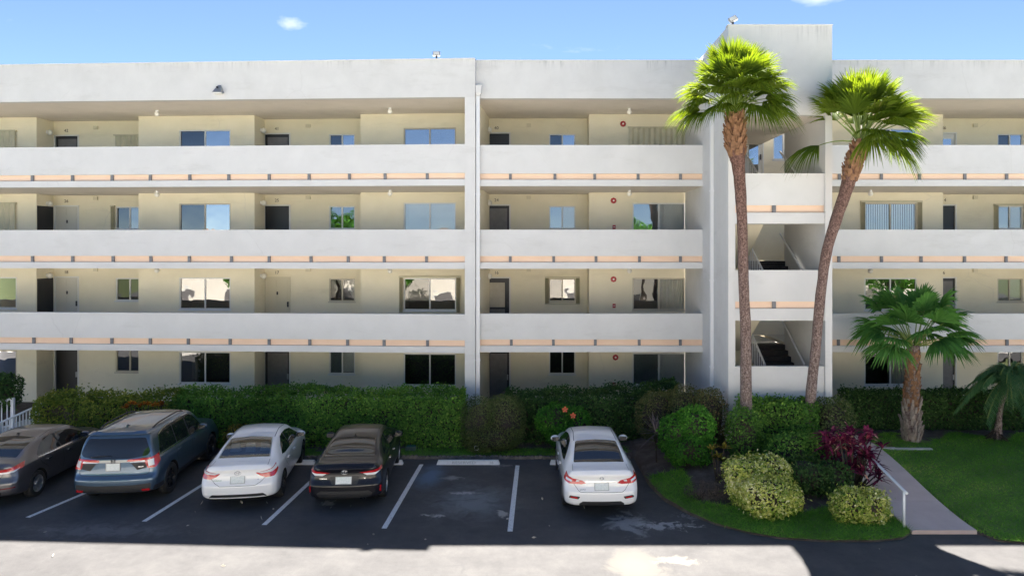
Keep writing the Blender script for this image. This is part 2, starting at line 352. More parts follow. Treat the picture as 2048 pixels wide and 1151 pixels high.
for x in xs:
    e = float(edgeY(x))
    ys = e+(30-e)*ts**1.5
    z = zg(np.full_like(ys, x), ys); z[0] = -.02
    V += [(x, yy, zz) for yy, zz in zip(ys, z)]
k = len(ts); F = [(i*k+j, (i+1)*k+j, (i+1)*k+j+1, i*k+j+1) for i in range(len(xs)-1) for j in range(k-1)]
MB().add(V, F).build('garden_bed', M['soil'], smooth=True)['kind'] = 'structure'

# concrete walkway to the stair tower, with joints, and its cross strip
M['concrete'] = mottled('pink_concrete', (.60,.47,.41), (.68,.55,.49), 1.6, .85, .3, 70.)
wk = empty('walkway', kind='structure')
ys = [15.5, 17.05, 18.6, 20.15, 21.7]
for i in range(4):
    a, b = ys[i]+.006, ys[i+1]-.006; mb = MB(); nn = 8; V = []
    for j in range(nn+1):
        y = lerp(a, b, j/nn); z = float(zg(9., y))+.035; xl, xr = lerp(8.18, 8.36, (y-15.5)/6.2), lerp(9.60, 9.74, (y-15.5)/6.2)
        V += [(xl,y,z),(xr,y,z),(xl,y,z-.12),(xr,y,z-.12)]
    F = []
    for j in range(nn):
        q = 4*j; F += [(q,q+1,q+5,q+4),(q+2,q+6,q+7,q+3),(q,q+4,q+6,q+2),(q+1,q+3,q+7,q+5)]
    F += [(0,2,3,1),(4*nn,4*nn+1,4*nn+3,4*nn+2)]
    mb.add(V, F).build('slab', M['concrete'], wk)
M['paleconcrete'] = mottled('pale_concrete', (.50,.49,.47), (.60,.59,.57), 3., .8)
st = MB(); 
for i in range(6):
    x0, x1 = 9.85+i*.26, 9.85+(i+1)*.26; z = float(zg(x0, 20.55)); st.box(x0, x1, 20.5, 20.62, z-.1, z+.05)
o = st.build('edging_strip', M['paleconcrete']); tag(o, 'short pale concrete edging strip lying in the lawn below the booted fan palm', 'edging')

# painted stall lines with wear
m = mat('line_paint', (.72,.72,.70), .7); ge = N(m, 'ShaderNodeNewGeometry')
n = N(m, 'ShaderNodeTexNoise', Scale=22., Detail=6, Roughness=.75); L(m, ge.outputs['Position'], n.inputs['Vector'])
r = ramp(m, [(.36,(.12,.12,.12)), (.43,(.66,.66,.65)), (.8,(.76,.76,.75))]); L(m, n.outputs['Fac'], r.inputs[0]); L(m, r.outputs[0], bsdf(m).inputs['Base Color'])
M['linepaint'] = m
for a, b in [((1035,930),(1020,1062)), ((843,928),(768,1056)), ((660,926),(528,1049)), ((470,928),(288,1042)), ((300,930),(55,1034))]:
    A, B = gp(*a), gp(*b); t = (B-A).normalized(); s = Vector((t.y,-t.x,0))*.058
    MB().add([A-s+Vector((0,0,.004)), A+s+Vector((0,0,.004)), B+s+Vector((0,0,.004)), B-s+Vector((0,0,.004))], [(0,1,2,3)]).build('stall_line', M['linepaint'])['kind'] = 'structure'

# ================================================================== building
B = empty('apartment_building', (0,26,0), label='white four-storey apartment building with open walkways, peach bands and a projecting stair tower', cat='building')
B_off = Vector((0,26,0))
def part(mb, name, mt, parent=None, smooth=False):
    o = mb.build(name, mt, parent or B, smooth)
    if parent is None: o.matrix_parent_inverse = Matrix.Translation(-B_off)
    else: o.matrix_parent_inverse = Matrix.Identity(4)
    return o
TH = math.radians(2.95); XP, YP = -2.06, 23.43
def FL(u, v, z): return (XP+u*math.cos(TH)+v*math.sin(TH), YP-u*math.sin(TH)+v*math.cos(TH), z)
def FM(u, v, z): return (u, 23.67+v, z)
def uL(px, v):
    t = (px-VX)/FPX; c, s = math.cos(TH), math.sin(TH); return (t*(YP+v*c)-XP-v*s)/(c+t*s)
def uM(px, v): return (px-VX)*(23.67+v)/FPX
FLR = [.2, 3.0, 5.8, 8.58]; SB = [2.77, 5.55, 8.30]; CEIL = [2.77, 5.55, 8.30, 11.22]; PT = [None, 4.05, 6.85, 9.67]
ROOF = 12.47; VP_, VR_ = 2.86, 3.75
ORD = ['ground-floor', 'second-floor', 'third-floor', 'top-floor']

def wallpanel(Fm, u0, u1, v, z0, z1, holes, mt, name='wall', rev=.16):
    us = sorted(set([u0, u1]+[h[0] for h in holes]+[h[1] for h in holes])); zs = sorted(set([z0, z1]+[h[2] for h in holes]+[h[3] for h in holes]))
    mb = MB()
    for i in range(len(us)-1):
        for j in range(len(zs)-1):
            cu, cz = (us[i]+us[i+1])/2, (zs[j]+zs[j+1])/2
            if any(h[0] < cu < h[1] and h[2] < cz < h[3] for h in holes): continue
            mb.add([Fm(us[i],v,zs[j]),Fm(us[i+1],v,zs[j]),Fm(us[i+1],v,zs[j+1]),Fm(us[i],v,zs[j+1])], [(0,1,2,3)])
    for h in holes:
        P = [(h[0],h[2]),(h[1],h[2]),(h[1],h[3]),(h[0],h[3])]
        for a in range(4):
            p, q = P[a], P[(a+1)%4]; mb.add([Fm(p[0],v,p[1]),Fm(q[0],v,q[1]),Fm(q[0],v+rev,q[1]),Fm(p[0],v+rev,p[1])], [(0,1,2,3)])
    o = part(mb, name, mt)
    return o

def hood(mb, Fm, u0, u1, v, z0, z1, t, d0, d1):
    mb.box(u0,u1,v+d0,v+d1,z1-t,z1,Fm).box(u0,u1,v+d0,v+d1,z0,z0+t,Fm).box(u0,u0+t,v+d0,v+d1,z0+t,z1-t,Fm).box(u1-t,u1,v+d0,v+d1,z0+t,z1-t,Fm)

def corrug(Fm, u0, u1, v, z0, z1, n, amp):
    mb = MB(); V = []
    for i in range(n+1):
        u = lerp(u0, u1, i/n); d = v-(amp if i%2 else 0); V += [Fm(u,d,z0), Fm(u,d,z1)]
    mb.add(V, [(2*i,2*i+2,2*i+3,2*i+1) for i in range(n)]); return mb

def window(Fm, u0, u1, v, z0, z1, style, fr='frame'):
    """sliding window: frame, two panes, what hangs behind, insect screen on the left pane; returns nothing"""
    mb = MB(); t = .045; hood(mb, Fm, u0, u1, v, z0, z1, t, .02, .10)
    um = (u0+u1)/2; mb.box(um-.025, um+.025, v+.03, v+.09, z0+t, z1-t, Fm)
    mb.box(u0-.03, u1+.03, v-.035, v+.02, z0-.05, z0, Fm)
    fo = part(mb, 'window', M[fr])
    def sub(mb, n, mt):
        o = mb.build(n, mt, fo); o.matrix_parent_inverse = Matrix.Identity(4); return o
    gl = {'sky':('screen','glass_hi'), 'white':('glass_hi','glass_hi'), 'blinds':('glass','glass_clear'), 'vblinds':('glass_clear','glass_clear'), 'dark':('glass','glass'),
          'blindsw':('glass_clear','glass_clear'), 'refl':('screen','glass'), 'curtain':('glass','glass_clear'), 'new':('glass','glass')}[style]
    for (a, b, d, mt) in ((u0+t, um-.025, .065, gl[0]), (um+.025, u1-t, .05, gl[1])):
        sub(MB().add([Fm(a,v+d,z0+t),Fm(b,v+d,z0+t),Fm(b,v+d,z1-t),Fm(a,v+d,z1-t)], [(0,1,2,3)]), 'pane', M[mt])
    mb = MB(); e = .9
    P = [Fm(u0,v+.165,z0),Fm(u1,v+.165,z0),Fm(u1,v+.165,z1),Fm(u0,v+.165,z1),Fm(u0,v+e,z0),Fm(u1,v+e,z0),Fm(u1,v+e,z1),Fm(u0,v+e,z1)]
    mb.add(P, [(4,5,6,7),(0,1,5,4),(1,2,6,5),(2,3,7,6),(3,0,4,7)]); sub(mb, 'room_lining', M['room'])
    if style in ('blinds', 'blindsw', 'white'):
        mb = MB(); z = z0+.05
        while z < z1-.05:
            mb.add([Fm(u0+.04,v+.135,z+.012),Fm(u1-.04,v+.135,z+.012),Fm(u1-.04,v+.12,z+.048),Fm(u0+.04,v+.12,z+.048)], [(0,1,2,3)]); z += .042
        sub(mb, 'blind', M['blind'])
    if style == 'vblinds':
        mb = MB(); u = u0+.05
        while u < u1-.08:
            mb.add([Fm(u,v+.125,z0+.05),Fm(u+.075,v+.15,z0+.05),Fm(u+.075,v+.15,z1-.04),Fm(u,v+.125,z1-.04)], [(0,1,2,3)]); u += .085
        sub(mb, 'blind', M['blind'])
    if style == 'curtain':
        sub(corrug(Fm, um-.05, u1-.03, v+.16, z0+.03, z1-.03, 18, .03), 'curtain', M['curtain'])
def side_shutters(Fm, u0, u1, v, z0, z1):
    """accordion storm shutters folded open at both sides of a window, under a head rail"""
    w_ = .16
    mb = MB(); mb.box(u0-w_, u1+w_, v-.10, v-.004, z1+.02, z1+.075, Fm)
    so = part(mb, 'storm_shutter', M['shutter']); o = MB().box(u0-w_, u1+w_, v-.09, v-.004, z0-.11, z0-.07, Fm).build('sill_track', M['shutter'], so); o.matrix_parent_inverse = Matrix.Identity(4)
    for a in (u0-w_+.005, u1+.01):
        o = corrug(Fm, a, a+w_-.015, v-.012, z0-.068, z1+.018, 7, .075).build('folded_leaf', M['shutter'], so); o.matrix_parent_inverse = Matrix.Identity(4)
def closed_shutter(Fm, u0, u1, v, z0, z1):
    mb = MB(); mb.box(u0-.03, u1+.03, v-.10, v-.004, z1, z1+.05, Fm)
    so = part(mb, 'storm_shutter', M['shutter']); o = MB().box(u0-.03, u1+.03, v-.09, v-.004, z0-.05, z0, Fm).build('sill_track', M['shutter'], so); o.matrix_parent_inverse = Matrix.Identity(4)
    n = max(6, int((u1-u0)/.10))
    o = corrug(Fm, u0, u1, v-.02, z0+.002, z1-.002, n, .055).build('closed_leaf', M['shutter'], so); o.matrix_parent_inverse = Matrix.Identity(4)
def door(Fm, u0, u1, v, z0, z1, style):
    mb = MB(); t = .05; hood(mb, Fm, u0, u1, v, z0-.02, z1, t, -.02, .12); 
    dm = {'black':'doorblack','grey':'doorblack','white':'doorwhite','cream':'doorcream','storm':'doorblack','blue':'frame'}[style]
    fo = part(MB().box(u0+t, u1-t, v+.05, v+.09, z0, z1-t, Fm), 'door', M[dm])
    def sub(mb, n, mt):
        o = mb.build(n, mt, fo); o.matrix_parent_inverse = Matrix.Identity(4); return o
    sub(mb, 'door_frame', M['doorcream' if style == 'cream' else 'frame'])
    a, b = u0+t, u1-t; w_ = b-a
    if style == 'grey': sub(MB().box(a+.10, b-.08, v+.035, v+.048, z0+.2, z1-t-.11, Fm), 'screen_panel', M['doorgrey'])
    if style == 'storm':
        sub(MB().box(a+.17, b-.17, v+.035, v+.048, z0+.95, z1-t-.17, Fm), 'storm_pane', M['curtain']); sub(MB().box(a+.17, b-.17, v+.035, v+.048, z0+.2, z0+.88, Fm), 'lower_panel', M['doorgrey'])
    if style == 'blue': sub(MB().box(a+.14, b-.14, v+.035, v+.048, z0+.4, z1-t-.2, Fm), 'storm_pane', M['glass_hi'])
    if style in ('white', 'cream'):
        for (p, q) in ((.10,.46),(.54,.90)):
            for (r0, r1) in ((.08,.42),(.50,.76),(.81,.94)):
                sub(MB().box(a+w_*p, a+w_*q, v+.038, v+.048, z0+(z1-z0)*r0, z0+(z1-z0)*r1, Fm), 'door_panel', M[dm])
        sub(MB().box(a+w_*.47, a+w_*.53, v+.02, v+.036, z0+1.42, z0+1.54, Fm), 'knocker', M['darkmetal'])
    hx = b-.09
    sub(MB().box(hx, hx+.05, v-.005, v+.033, z0+.95, z0+1.15, Fm), 'handle', M['darkmetal' if style in ('white','cream','storm','blue') else 'metal'])
NUMS = []
def digits(Fm, u, v, z, s):
    p = Fm(u, v-.012, z); yaw = -TH if Fm is FL else 0
    o = text_obj('door_number', s, .17, M['bronze'], B, Matrix.Translation(p) @ Matrix.Rotation(yaw, 4, 'Z') @ Matrix.Rotation(math.pi/2, 4, 'X'))
    o.matrix_parent_inverse = Matrix.Translation(-B_off)

# wings: fascia, roof, parapets, slabs, peach bands with spacer blocks
def wing(Fm, u0, u1, blocks, uf, pil=0.):
    part(MB().box(u0, u1, 0, .25, CEIL[3], ROOF, Fm), 'fascia', M['fascia'])
    part(MB().box(u0, u1, -.02, .27, ROOF+.002, ROOF+.03, Fm), 'coping', M['metal'] if False else M['white'])
    part(MB().box(u0, u1, .252, 12, CEIL[3]+.01, CEIL[3]+.3, Fm), 'roof_slab', M['soffit'])
    for k in range(3):
        sb = SB[k]
        part(MB().box(u0, u1-pil, .0, .14, sb, sb+.21, Fm), 'slab_edge', M['white'])
        part(MB().box(u0, u1-pil, .10, .18, sb+.212, sb+.418, Fm), 'peach_band', M['peach'])
        part(MB().box(u0, u1-pil, .02, .20, sb+.42, PT[k+1], Fm), 'parapet', M['white'])
        part(MB().box(u0, u1, .142, 3.72, sb+.004, sb+.208, Fm), 'walkway_slab', M['soffit'])
        part(MB().box(u0, u1, .202, 3.70, sb+.212, sb+.235, Fm), 'walkway_floor', M['slabtop'])
        for px in blocks:
            u = uf(px+R.uniform(-3,3), .03); part(MB().box(u-.045, u+.045, .045, .098, sb+.214, sb+.416, Fm), 'spacer_block', M['block'])
wing(FL, -30, 0, [-90,-13,65,143,222,300,378,459,540,619,697,770,855], uL, .345)
wing(FM, -2.055, 5.52, [1022,1107,1192,1277,1360], uM)
wing(FM, 8.505, 24, [1680,1763,1843,1930,2014,2098,2180], uM)
part(MB().box(-.342, 0, .004, .5, .0, CEIL[3]-.002, FL), 'pillar', M['white'])
part(MB().box(-.30, -.002, .5, 12, 0, ROOF-.3, FL), 'wall', M['cream'])      # party wall behind the pillar
# downspouts
def downspout(pts, head, nm='downspout'):
    mb = MB(); 
    for (x0,x1,y0,y1,z0,z1) in pts: mb.box(x0,x1,y0,y1,z0,z1)
    o = part(mb, nm, M['rail'])
    for (x0,x1,y0,y1,z0,z1) in head:
        h = MB().add([(x0,y0,z1),(x1,y0,z1),(x1,y1,z1),(x0,y1,z1),(x0,y0,z0+.09),(x1,y0,z0+.09),(x1,y1,z0+.09),(x0,y1,z0+.09),(x0+.03,y0+.03,z0),(x1-.05,y0+.03,z0),(x1-.05,y1,z0),(x0+.03,y1,z0)],
            [(0,1,2,3),(0,1,5,4),(1,2,6,5),(2,3,7,6),(3,0,4,7),(4,5,9,8),(5,6,10,9),(6,7,11,10),(7,4,8,11),(8,9,10,11)]).build('conductor_head', M['white'], o); h.matrix_parent_inverse = Matrix.Identity(4)
    for z in (8.0, 5.2, 2.5):
        x0,x1,y0,y1 = pts[0][:4]
        c = MB().box(x0-.02, x1+.02, y0-.012, y1, z, z+.05).build('pipe_strap', M['rail'], o); c.matrix_parent_inverse = Matrix.Identity(4)
downspout([(-2.035,-1.915,23.54,23.655,.1,11.3)], [(-2.05,-1.86,23.46,23.66,11.28,11.62)])
downspout([(5.40,5.50,22.15,22.27,.5,10.35)], [])

# walkway walls, windows, doors
PLAN = [ # frame, kind, px0, px1, windows[(px0,px1,styles by floor)], doors[(px0,px1,styles)], numbers
 (FL,'P',-420,73,[(-72,33,['sky','refl','S','S'])],[]),
 (FL,'R',73,277,[(231,287,['dark','refl','refl:L','S'])],[(108,158,['black','white','white','grey'],['','18','26','42'])]),
 (FL,'P',277,509,[(358,461,['dark','dark','sky','sky'])],[]),
 (FL,'R',509,721,[(658,710,['blinds','refl','dark','sky'])],[(527,581,['grey','cream','black','grey'],['','17','25','41'])]),
 (FL,'P',721,951,[(807,912,['new','refl:B','blindsw','white'])],[]),
 (FM,'R',940,1178,[(1098,1151,['new','refl:B','blinds','sky'])],[(965,1021,['grey','storm','grey','black'],['','16','24','40'])]),
 (FM,'P',1178,1404,[(1265,1371,['blinds','curtain','blinds','S'])],[]),
 (FM,'P',1560,1886,[(1729,1834,['curtain','dark','vblinds:B','sky'])],[]),
 (FM,'R',1886,2110,[(1995,2046,['dark','blinds','blinds:B','sky'])],[(1862,1913,['grey','grey','black','blue'],['','6','14','36'])]),
 (FM,'P',2110,2400,[],[]),
]
prev = None
for (Fm, kind, a, b, wins, drs) in PLAN:
    uf = uL if Fm is FL else uM; v = VP_ if kind == 'P' else VR_
    ua, ub = uf(a, VP_), uf(b, VP_)
    if Fm is FM and a == 1560: ua = 5.735
    if Fm is FM and b == 1404: ub = 5.505
    if Fm is FM and a == 940: ua = -1.95
    for fl in range(4):
        z0, z1 = FLR[fl]-.18 if fl == 0 else FLR[fl]-.02, CEIL[fl]+.008
        holes = []; ws = []; ds = []
        for (p, q, stl) in wins:
            s = stl[fl]; h0, h1 = (.92, 2.12) if kind == 'P' else (1.17, 2.06)
            p2, q2 = p, q
            if fl == 3 and a == 1178: p2, q2 = 1257, 1384
            w4 = (uf(p2, v), uf(q2, v), FLR[fl]+h0, FLR[fl]+h1); ws.append((w4, s))
            if s != 'S': holes.append(w4)
        if a == 1560 and fl == 3: holes += [(7.72,8.45,FLR[3],FLR[3]+2.05)]; ds.append((holes[-1],'blue','')); ws.append(((8.80,9.62,FLR[3]+.95,FLR[3]+2.1),'white')); holes.append(ws[-1][0])
        for (p, q, stl, nums) in drs:
            d4 = (uf(p, v), uf(q, v), FLR[fl]+.0, FLR[fl]+2.12); ds.append((d4, stl[fl], nums[fl])); holes.append(d4)
        wallpanel(Fm, ua, ub, v, z0, z1, holes, M['cream'])
        for w4, s in ws:
            if s == 'S': closed_shutter(Fm, w4[0], w4[1], v, w4[2], w4[3]); continue
            st_, _, sh = s.partition(':')
            window(Fm, w4[0], w4[1], v, w4[2], w4[3], st_, 'tanframe' if (fl+int(p)) % 3 == 0 and st_ != 'new' else 'frame')
            if sh == 'B': side_shutters(Fm, w4[0], w4[1], v, w4[2], w4[3])
            if sh == 'L':
                so = part(MB().box(w4[0]-.17, w4[0], v-.10, v-.004, w4[3]+.0, w4[3]+.05, Fm), 'storm_shutter', M['shutter'])
                o = corrug(Fm, w4[0]-.165, w4[0]-.01, v-.012, w4[2], w4[3]-.002, 7, .075).build('folded_leaf', M['shutter'], so); o.matrix_parent_inverse = Matrix.Identity(4)
        for d4, s, nm in ds:
            door(Fm, d4[0], d4[1], v, d4[2], d4[3], s)
            if nm: digits(Fm, (d4[0]+d4[1])/2, v, d4[3]+.16, nm)
            if s == 'white':   # dark screen door swung open against the side wall
                o = part(MB().box(d4[0]-.04, d4[0]-.005, v-.86, v-.03, d4[2]+.02, d4[3]-.06, Fm), 'screen_door', M['doorblack'])
            # small tan box fixed high on the wall right of the door
            uu = d4[1]+.62
            part(MB().box(uu, uu+.17, v-.07, v-.002, d4[3]+.2, d4[3]+.33, Fm), 'junction_box', M['doorcream'])
        # return walls between recess and projecting bay
        if kind == 'R':
            for uu in (ua, ub):
                o = part(MB().add([Fm(uu,VP_,z0),Fm(uu,VR_,z0),Fm(uu,VR_,z1),Fm(uu,VP_,z1)], [(0,1,2,3)]), 'wall', M['cream'])
# ground plinth under the walkway, back wall, roof
part(MB().box(-30, 0, .6, 3.7, -.1, .19, FL), 'walkway_floor', M['slabtop'])
part(MB().box(-1.98, 24, .6, 3.7, -.1, .192, FM), 'walkway_floor', M['slabtop'])
part(MB().box(-30, -.31, 11.8, 12.1, 0, ROOF-.1, FL), 'wall', M['white']); part(MB().box(-1.9, 24, 11.8, 12.1, 0, ROOF-.1, FM), 'wall', M['white'])
part(MB().box(-30, -29.8, VP_, 11.79, 0, ROOF-.1, FL), 'wall', M['white']); part(MB().box(23.8, 24, VP_, 11.79, 0, ROOF-.1, FM), 'wall', M['white'])

# ------------------------------------------------------------------ stair tower
TX0, TX1, TY = 5.51, 8.51, 20.5
def FT(u, v, z): return (u, TY+v, z)
def tz(y): return CH+(VY-y)/69.3
TT = tz(51)
part(MB().box(TX0, TX1, 0, .22, tz(230), TT, FT), 'tower_fascia', M['fascia'])
part(MB().box(TX0, TX0+.22, .222, 6.0, -.05, TT-.002, FT), 'tower_wall', M['fascia'])
part(MB().box(TX1-.2, TX1, .222, 3.40, -.05, TT-.002, FT), 'tower_wall', M['white'])
part(MB().box(TX0, TX0+.20, 0, .22, -.05, tz(230)-.002, FT), 'tower_pier', M['white']); part(MB().box(TX1-.20, TX1, 0, .22, -.05, tz(230)-.002, FT), 'tower_pier', M['white'])
part(MB().box(TX0+.222, TX1-.202, .222, 6.0, tz(230)+.01, tz(230)+.25, FT), 'roof_slab', M['soffit'])
part(MB().box(TX0-.02, TX1+.02, -.02, .24, TT+.001, TT+.03, FT), 'coping', M['white'])
xa, xb = TX0+.202, TX1-.202
for (pt, pb, ob, sbm) in ((346,410,425,447), (540,603,617,641), (733,None,None,None)):
    if pb is None: part(MB().box(xa, xb, .06, .22, -.05, tz(pt), FT), 'tower_parapet', M['white']); lz = tz(pt)-1.0; continue
    part(MB().box(xa, xb, .06, .22, tz(pb), tz(pt), FT), 'tower_parapet', M['white'])
    part(MB().box(xa, xb, .12, .20, tz(ob)+.002, tz(pb)-.002, FT), 'peach_band', M['peach'])
    part(MB().box(xa, xb, .03, .25, tz(sbm), tz(ob), FT), 'slab_edge', M['white'])
    u = (1550-VX)/69.3; part(MB().box(u-.05, u+.05, .05, .118, tz(ob)+.003, tz(pb)-.003, FT), 'spacer_block', M['block'])
    part(MB().box(xa, xb, .26, 1.35, tz(sbm)+.02, tz(ob)-.01, FT), 'landing', M['slabtop'])
# flights: right flight climbs away from the landing, left flight returns overhead
xm = 7.02
def flight(za, zb, ya, yb, x0, x1, n=8):
    mb = MB()
    for i in range(n):
        y0, y1 = lerp(ya, yb, i/n), lerp(ya, yb, (i+1)/n); z = lerp(za, zb, (i+1)/n); lo, hi = min(y0,y1), max(y0,y1)
        mb.box(x0, x1, lo, hi+.02, z-.07, z); mb.box(x0, x1, *( (lo, lo+.03) if yb > ya else (hi-.03, hi) ), z-(zb-za)/n, z-.072)
    o = part(mb, 'stair_flight', M['stairtread'])
    d = .19; P = [(x0,ya,za-.05),(x0,yb,zb-.05),(x0,yb,zb-.05-d),(x0,ya,za-.05-d)]; Q = [(x1,)+p[1:] for p in P]
    s = MB().add(P+Q, [(0,1,2,3),(4,5,6,7),(0,1,5,4),(1,2,6,5),(2,3,7,6),(3,0,4,7)]).build('stringer_slab', M['cream'], o); s.matrix_parent_inverse = Matrix.Identity(4)
    return o
def srail(x, ya, za, yb, zb, balus=True, mt='rail'):
    mb = MB(); mb.tube([(x,ya,za+.92),(x,yb,zb+.92)], .035, 6)
    o = part(mb, 'stair_railing', M[mt])
    if balus:
        for i in range(13):
            t = i/12; y, z = lerp(ya,yb,t), lerp(za,zb,t)
            b = MB().box(x-.014, x+.014, y-.014, y+.014, z+.02, z+.915).build('baluster', M[mt], o); b.matrix_parent_inverse = Matrix.Identity(4)
lands = [tz(617)-1.4*2+.0, tz(617), tz(425)]      # half landings: about 1.7, 4.5, 7.3
lands = [1.72, 4.49, 7.26]
for i, lz in enumerate(lands):
    up = FLR[i+1]; 
    flight(lz, up, 21.85, 24.1, xm+.04, xb, 8)
    srail(xm, 21.9, lz, 24.1, up); srail(xb-.07, 21.9, lz, 24.1, up, False)
    if i < 2:
        flight(up, lands[i+1], 24.1, 21.85, xa, xm-.04, 8); srail(xm-.10, 24.1, up, 21.9, lands[i+1])
    else: pass
part(MB().box(xa, xb, .26, 1.35, 1.5, 1.70, FT), 'landing', M['slabtop'])
flight(.2, 1.72, 24.1, 21.85, xa, xm-.04, 8)
# wall facing the stair at the back, with a door and a window on the top floor, and the upper walkway slabs
v = VP_
for fl in range(4):
    z0, z1 = max(FLR[fl]-.2, .0), CEIL[fl]+.008
    if fl: part(MB().box(5.735, 8.30, .45, 2.85, SB[fl-1]+.004, SB[fl-1]+.208, FM), 'walkway_slab', M['slabtop'])

# ------------------------------------------------------------------ fixtures on the building (things of their own)
def sphere(mb, c, r, n=12, k=7, sz=1.):
    mb.lathe([(r*math.sin(math.pi*i/k)+1e-4, -r*sz*math.cos(math.pi*i/k)) for i in range(k+1)], n, lambda x,y,z: (c[0]+x, c[1]+y, c[2]+z)); return mb
def globe(p, fl, what):
    o = empty('globe_lamp', p, 0, 'white globe lamp on the %s walkway ceiling %s' % (ORD[fl], what), 'lamp', 'globe lamps on the walkway ceilings')
    sphere(MB(), (0,0,-.13), .088).build('globe', M['lamp'], o, True); MB().lathe([(.0001,-.0),(.055,-.0),(.05,-.055),(.0001,-.055)], 10).build('base', M['rail'], o)
for px, Fm, what in ((314,FL,'above a bay of the angled wing'), (780,FL,'beside the tall white pillar'), (1259,FM,'near the red fire alarm'), (1741,FM,'right of the stair tower')):
    for fl in range(1, 4):
        d = 1.7; u = (uL if Fm is FL else uM)(px, d); globe(Fm(u, d, CEIL[fl]+.003), fl, what)
def sconce(p, fl, what, mt, yaw):
    o = empty('wall_lamp', p, yaw, 'cream wall lamp in the %s recess %s' % (ORD[fl], what), 'lamp', 'wall lamps beside the recessed doors')
    MB().box(0, .03, -.05, .05, -.06, .06).build('bracket', M['rail'], o); sphere(MB(), (.12,0,-.02), .10, 12, 7, 1.1).build('globe', M['lamp'], o, True)
    MB().tube([(.02,0,.03),(.12,0,.09)], .015, 6).build('arm', M['rail'], o)
for (Fm, a, what) in ((FL, 73, 'by the leftmost door'), (FL, 509, 'by the door between two wide bays'), (FM, 940, 'right of the tall pillar')):
    u = (uL if Fm is FL else uM)(a, VP_)
    if a == 940: u = -1.95
    for fl in range(4):
        what2 = {73:'at the door nearest the white picket railings', 509:'at the middle door of the angled wing', 940:'at the door next to the downspout'}[a]
        sconce(Fm(u+.001, VR_-.35, FLR[fl]+2.18), fl, what2, None, -TH if Fm is FL else 0)
for fl, px, py in ((3,1246,248), (2,1227,401), (1,1227,558), (0,1231,714)):
    d = 23.67+VP_-.002; p = at(px, py, d)
    o = empty('fire_alarm', p, 0, 'round red fire alarm with a clear strobe on the %s wall' % ORD[fl], 'fire alarm', 'fire alarms, one per storey')
    T = lambda x,y,z: (x, -z, y)
    MB().lathe([(.0001,.0),(.10,.0),(.115,.02),(.095,.05),(.0001,.055)], 8, T).build('bell', M['red'], o)
    MB().lathe([(.0001,.056),(.035,.056),(.03,.09),(.0001,.095)], 8, T).build('strobe', M['lamp'], o)
    if fl < 3:
        q = at(1228, {2:454,1:611,0:768}[fl], d)
        o = empty('fire_pull_station', q, 0, 'small dark red fire pull station on the %s wall below the alarm' % ORD[fl], 'fire alarm', 'fire pull stations, one per storey')
        MB().box(-.055,.055,-.06,0,-.075,.075).build('case', M['red'], o); MB().box(-.035,.035,-.075,-.061,-.01,.015).build('pull_handle', M['lamp'], o)
# floodlights
def flood(p, label, mirror=1):
    o = empty('floodlight', p, 0, label, 'floodlight')
    MB().tube([(0,0,0),(0,0,.12)], .03, 8).build('mount', M['darkmetal'], o)
    mb = MB(); T = Matrix.Translation((0,0,.18)) @ Matrix.Rotation(math.radians(-28*mirror), 4, 'Y') @ Matrix.Rotation(math.radians(-25), 4, 'X')
    b = MB().box(-.12,.12,-.04,.05,-.075,.075); b.v = [tuple(T @ Vector(q)) for q in b.v]; hh = b.build('housing', M['metal'], o)
    b = MB().box(-.10,.10,-.052,-.041,-.055,.055); b.v = [tuple(T @ Vector(q)) for q in b.v]; b.build('lens', M['lamp'], hh)
flood(FL(uL(873,.1), .1, ROOF+.031), 'small floodlight standing on the long roof edge near the tall pillar', 0)
flood((TX0+.16, TY+.1, TT+.031), 'tilted grey floodlight on the top corner of the stair tower', 1)
p = FL(uL(440,0), -.002, CH+(VY-172)*YP/FPX-.05); 
o = empty('security_light', p, -TH, 'grey cone-shaped security light on the blank white roof fascia', 'light')
MB().add([(-.05,0,.16),(.05,0,.16),(.05,-.05,.16),(-.05,-.05,.16),(-.15,0,-.10),(.15,0,-.10),(.15,-.24,-.10),(-.15,-.24,-.10)], [(0,1,2,3),(4,5,6,7),(0,1,5,4),(1,2,6,5),(2,3,7,6),(3,0,4,7)]).build('hood', M['metal'], o)
MB().box(-.12,.12,-.21,-.03,-.14,-.102).build('lens', M['lamp'], o); MB().box(-.03,.0,-.20,-.06,.04,.10).build('photocell', M['darkmetal'], o)
# ================================================================== vegetation
def unit(a): return a/np.maximum(np.linalg.norm(a, axis=1, keepdims=True), 1e-6)
def snoise(P, s, seed):
    rg = np.random.default_rng(seed); o = np.zeros(len(P))
    for k in range(6):
        d = rg.normal(size=3); d /= np.linalg.norm(d); f = s*(1+.7*k); o += np.sin(P@d*f+rg.uniform(0,6.3))/(1+.6*k)
    return o/2.6
def leaves(P, Nn, ln, wd, seed, up=.35, jit=.9, droop=0.):
    """one folded quad per leaf at points P, growing along noisy directions round Nn"""
    rg = np.random.default_rng(seed); n = len(P)
    U = unit(Nn*1.1+rg.normal(size=(n,3))*jit*.62+np.array([0,0,up]))
    D = unit(np.cross(U, rg.normal(size=(n,3)))); D = unit(D+U*rg.uniform(-.1,.45,(n,1))+np.array([0,0,-droop])); S = unit(np.cross(D, U)); U = np.cross(S, D)
    l = (ln*rg.uniform(.65,1.25,n))[:,None]; w_ = (wd*rg.uniform(.7,1.2,n))[:,None]
    A = P; Bv = P+D*l*.5+S*w_*.5+U*l*.08; C = P+D*l; E = P+D*l*.5-S*w_*.5+U*l*.08
    V = np.stack([A,Bv,C,E], 1).reshape(-1,3); Fq = np.arange(4*n).reshape(n,4)
    return V, Fq
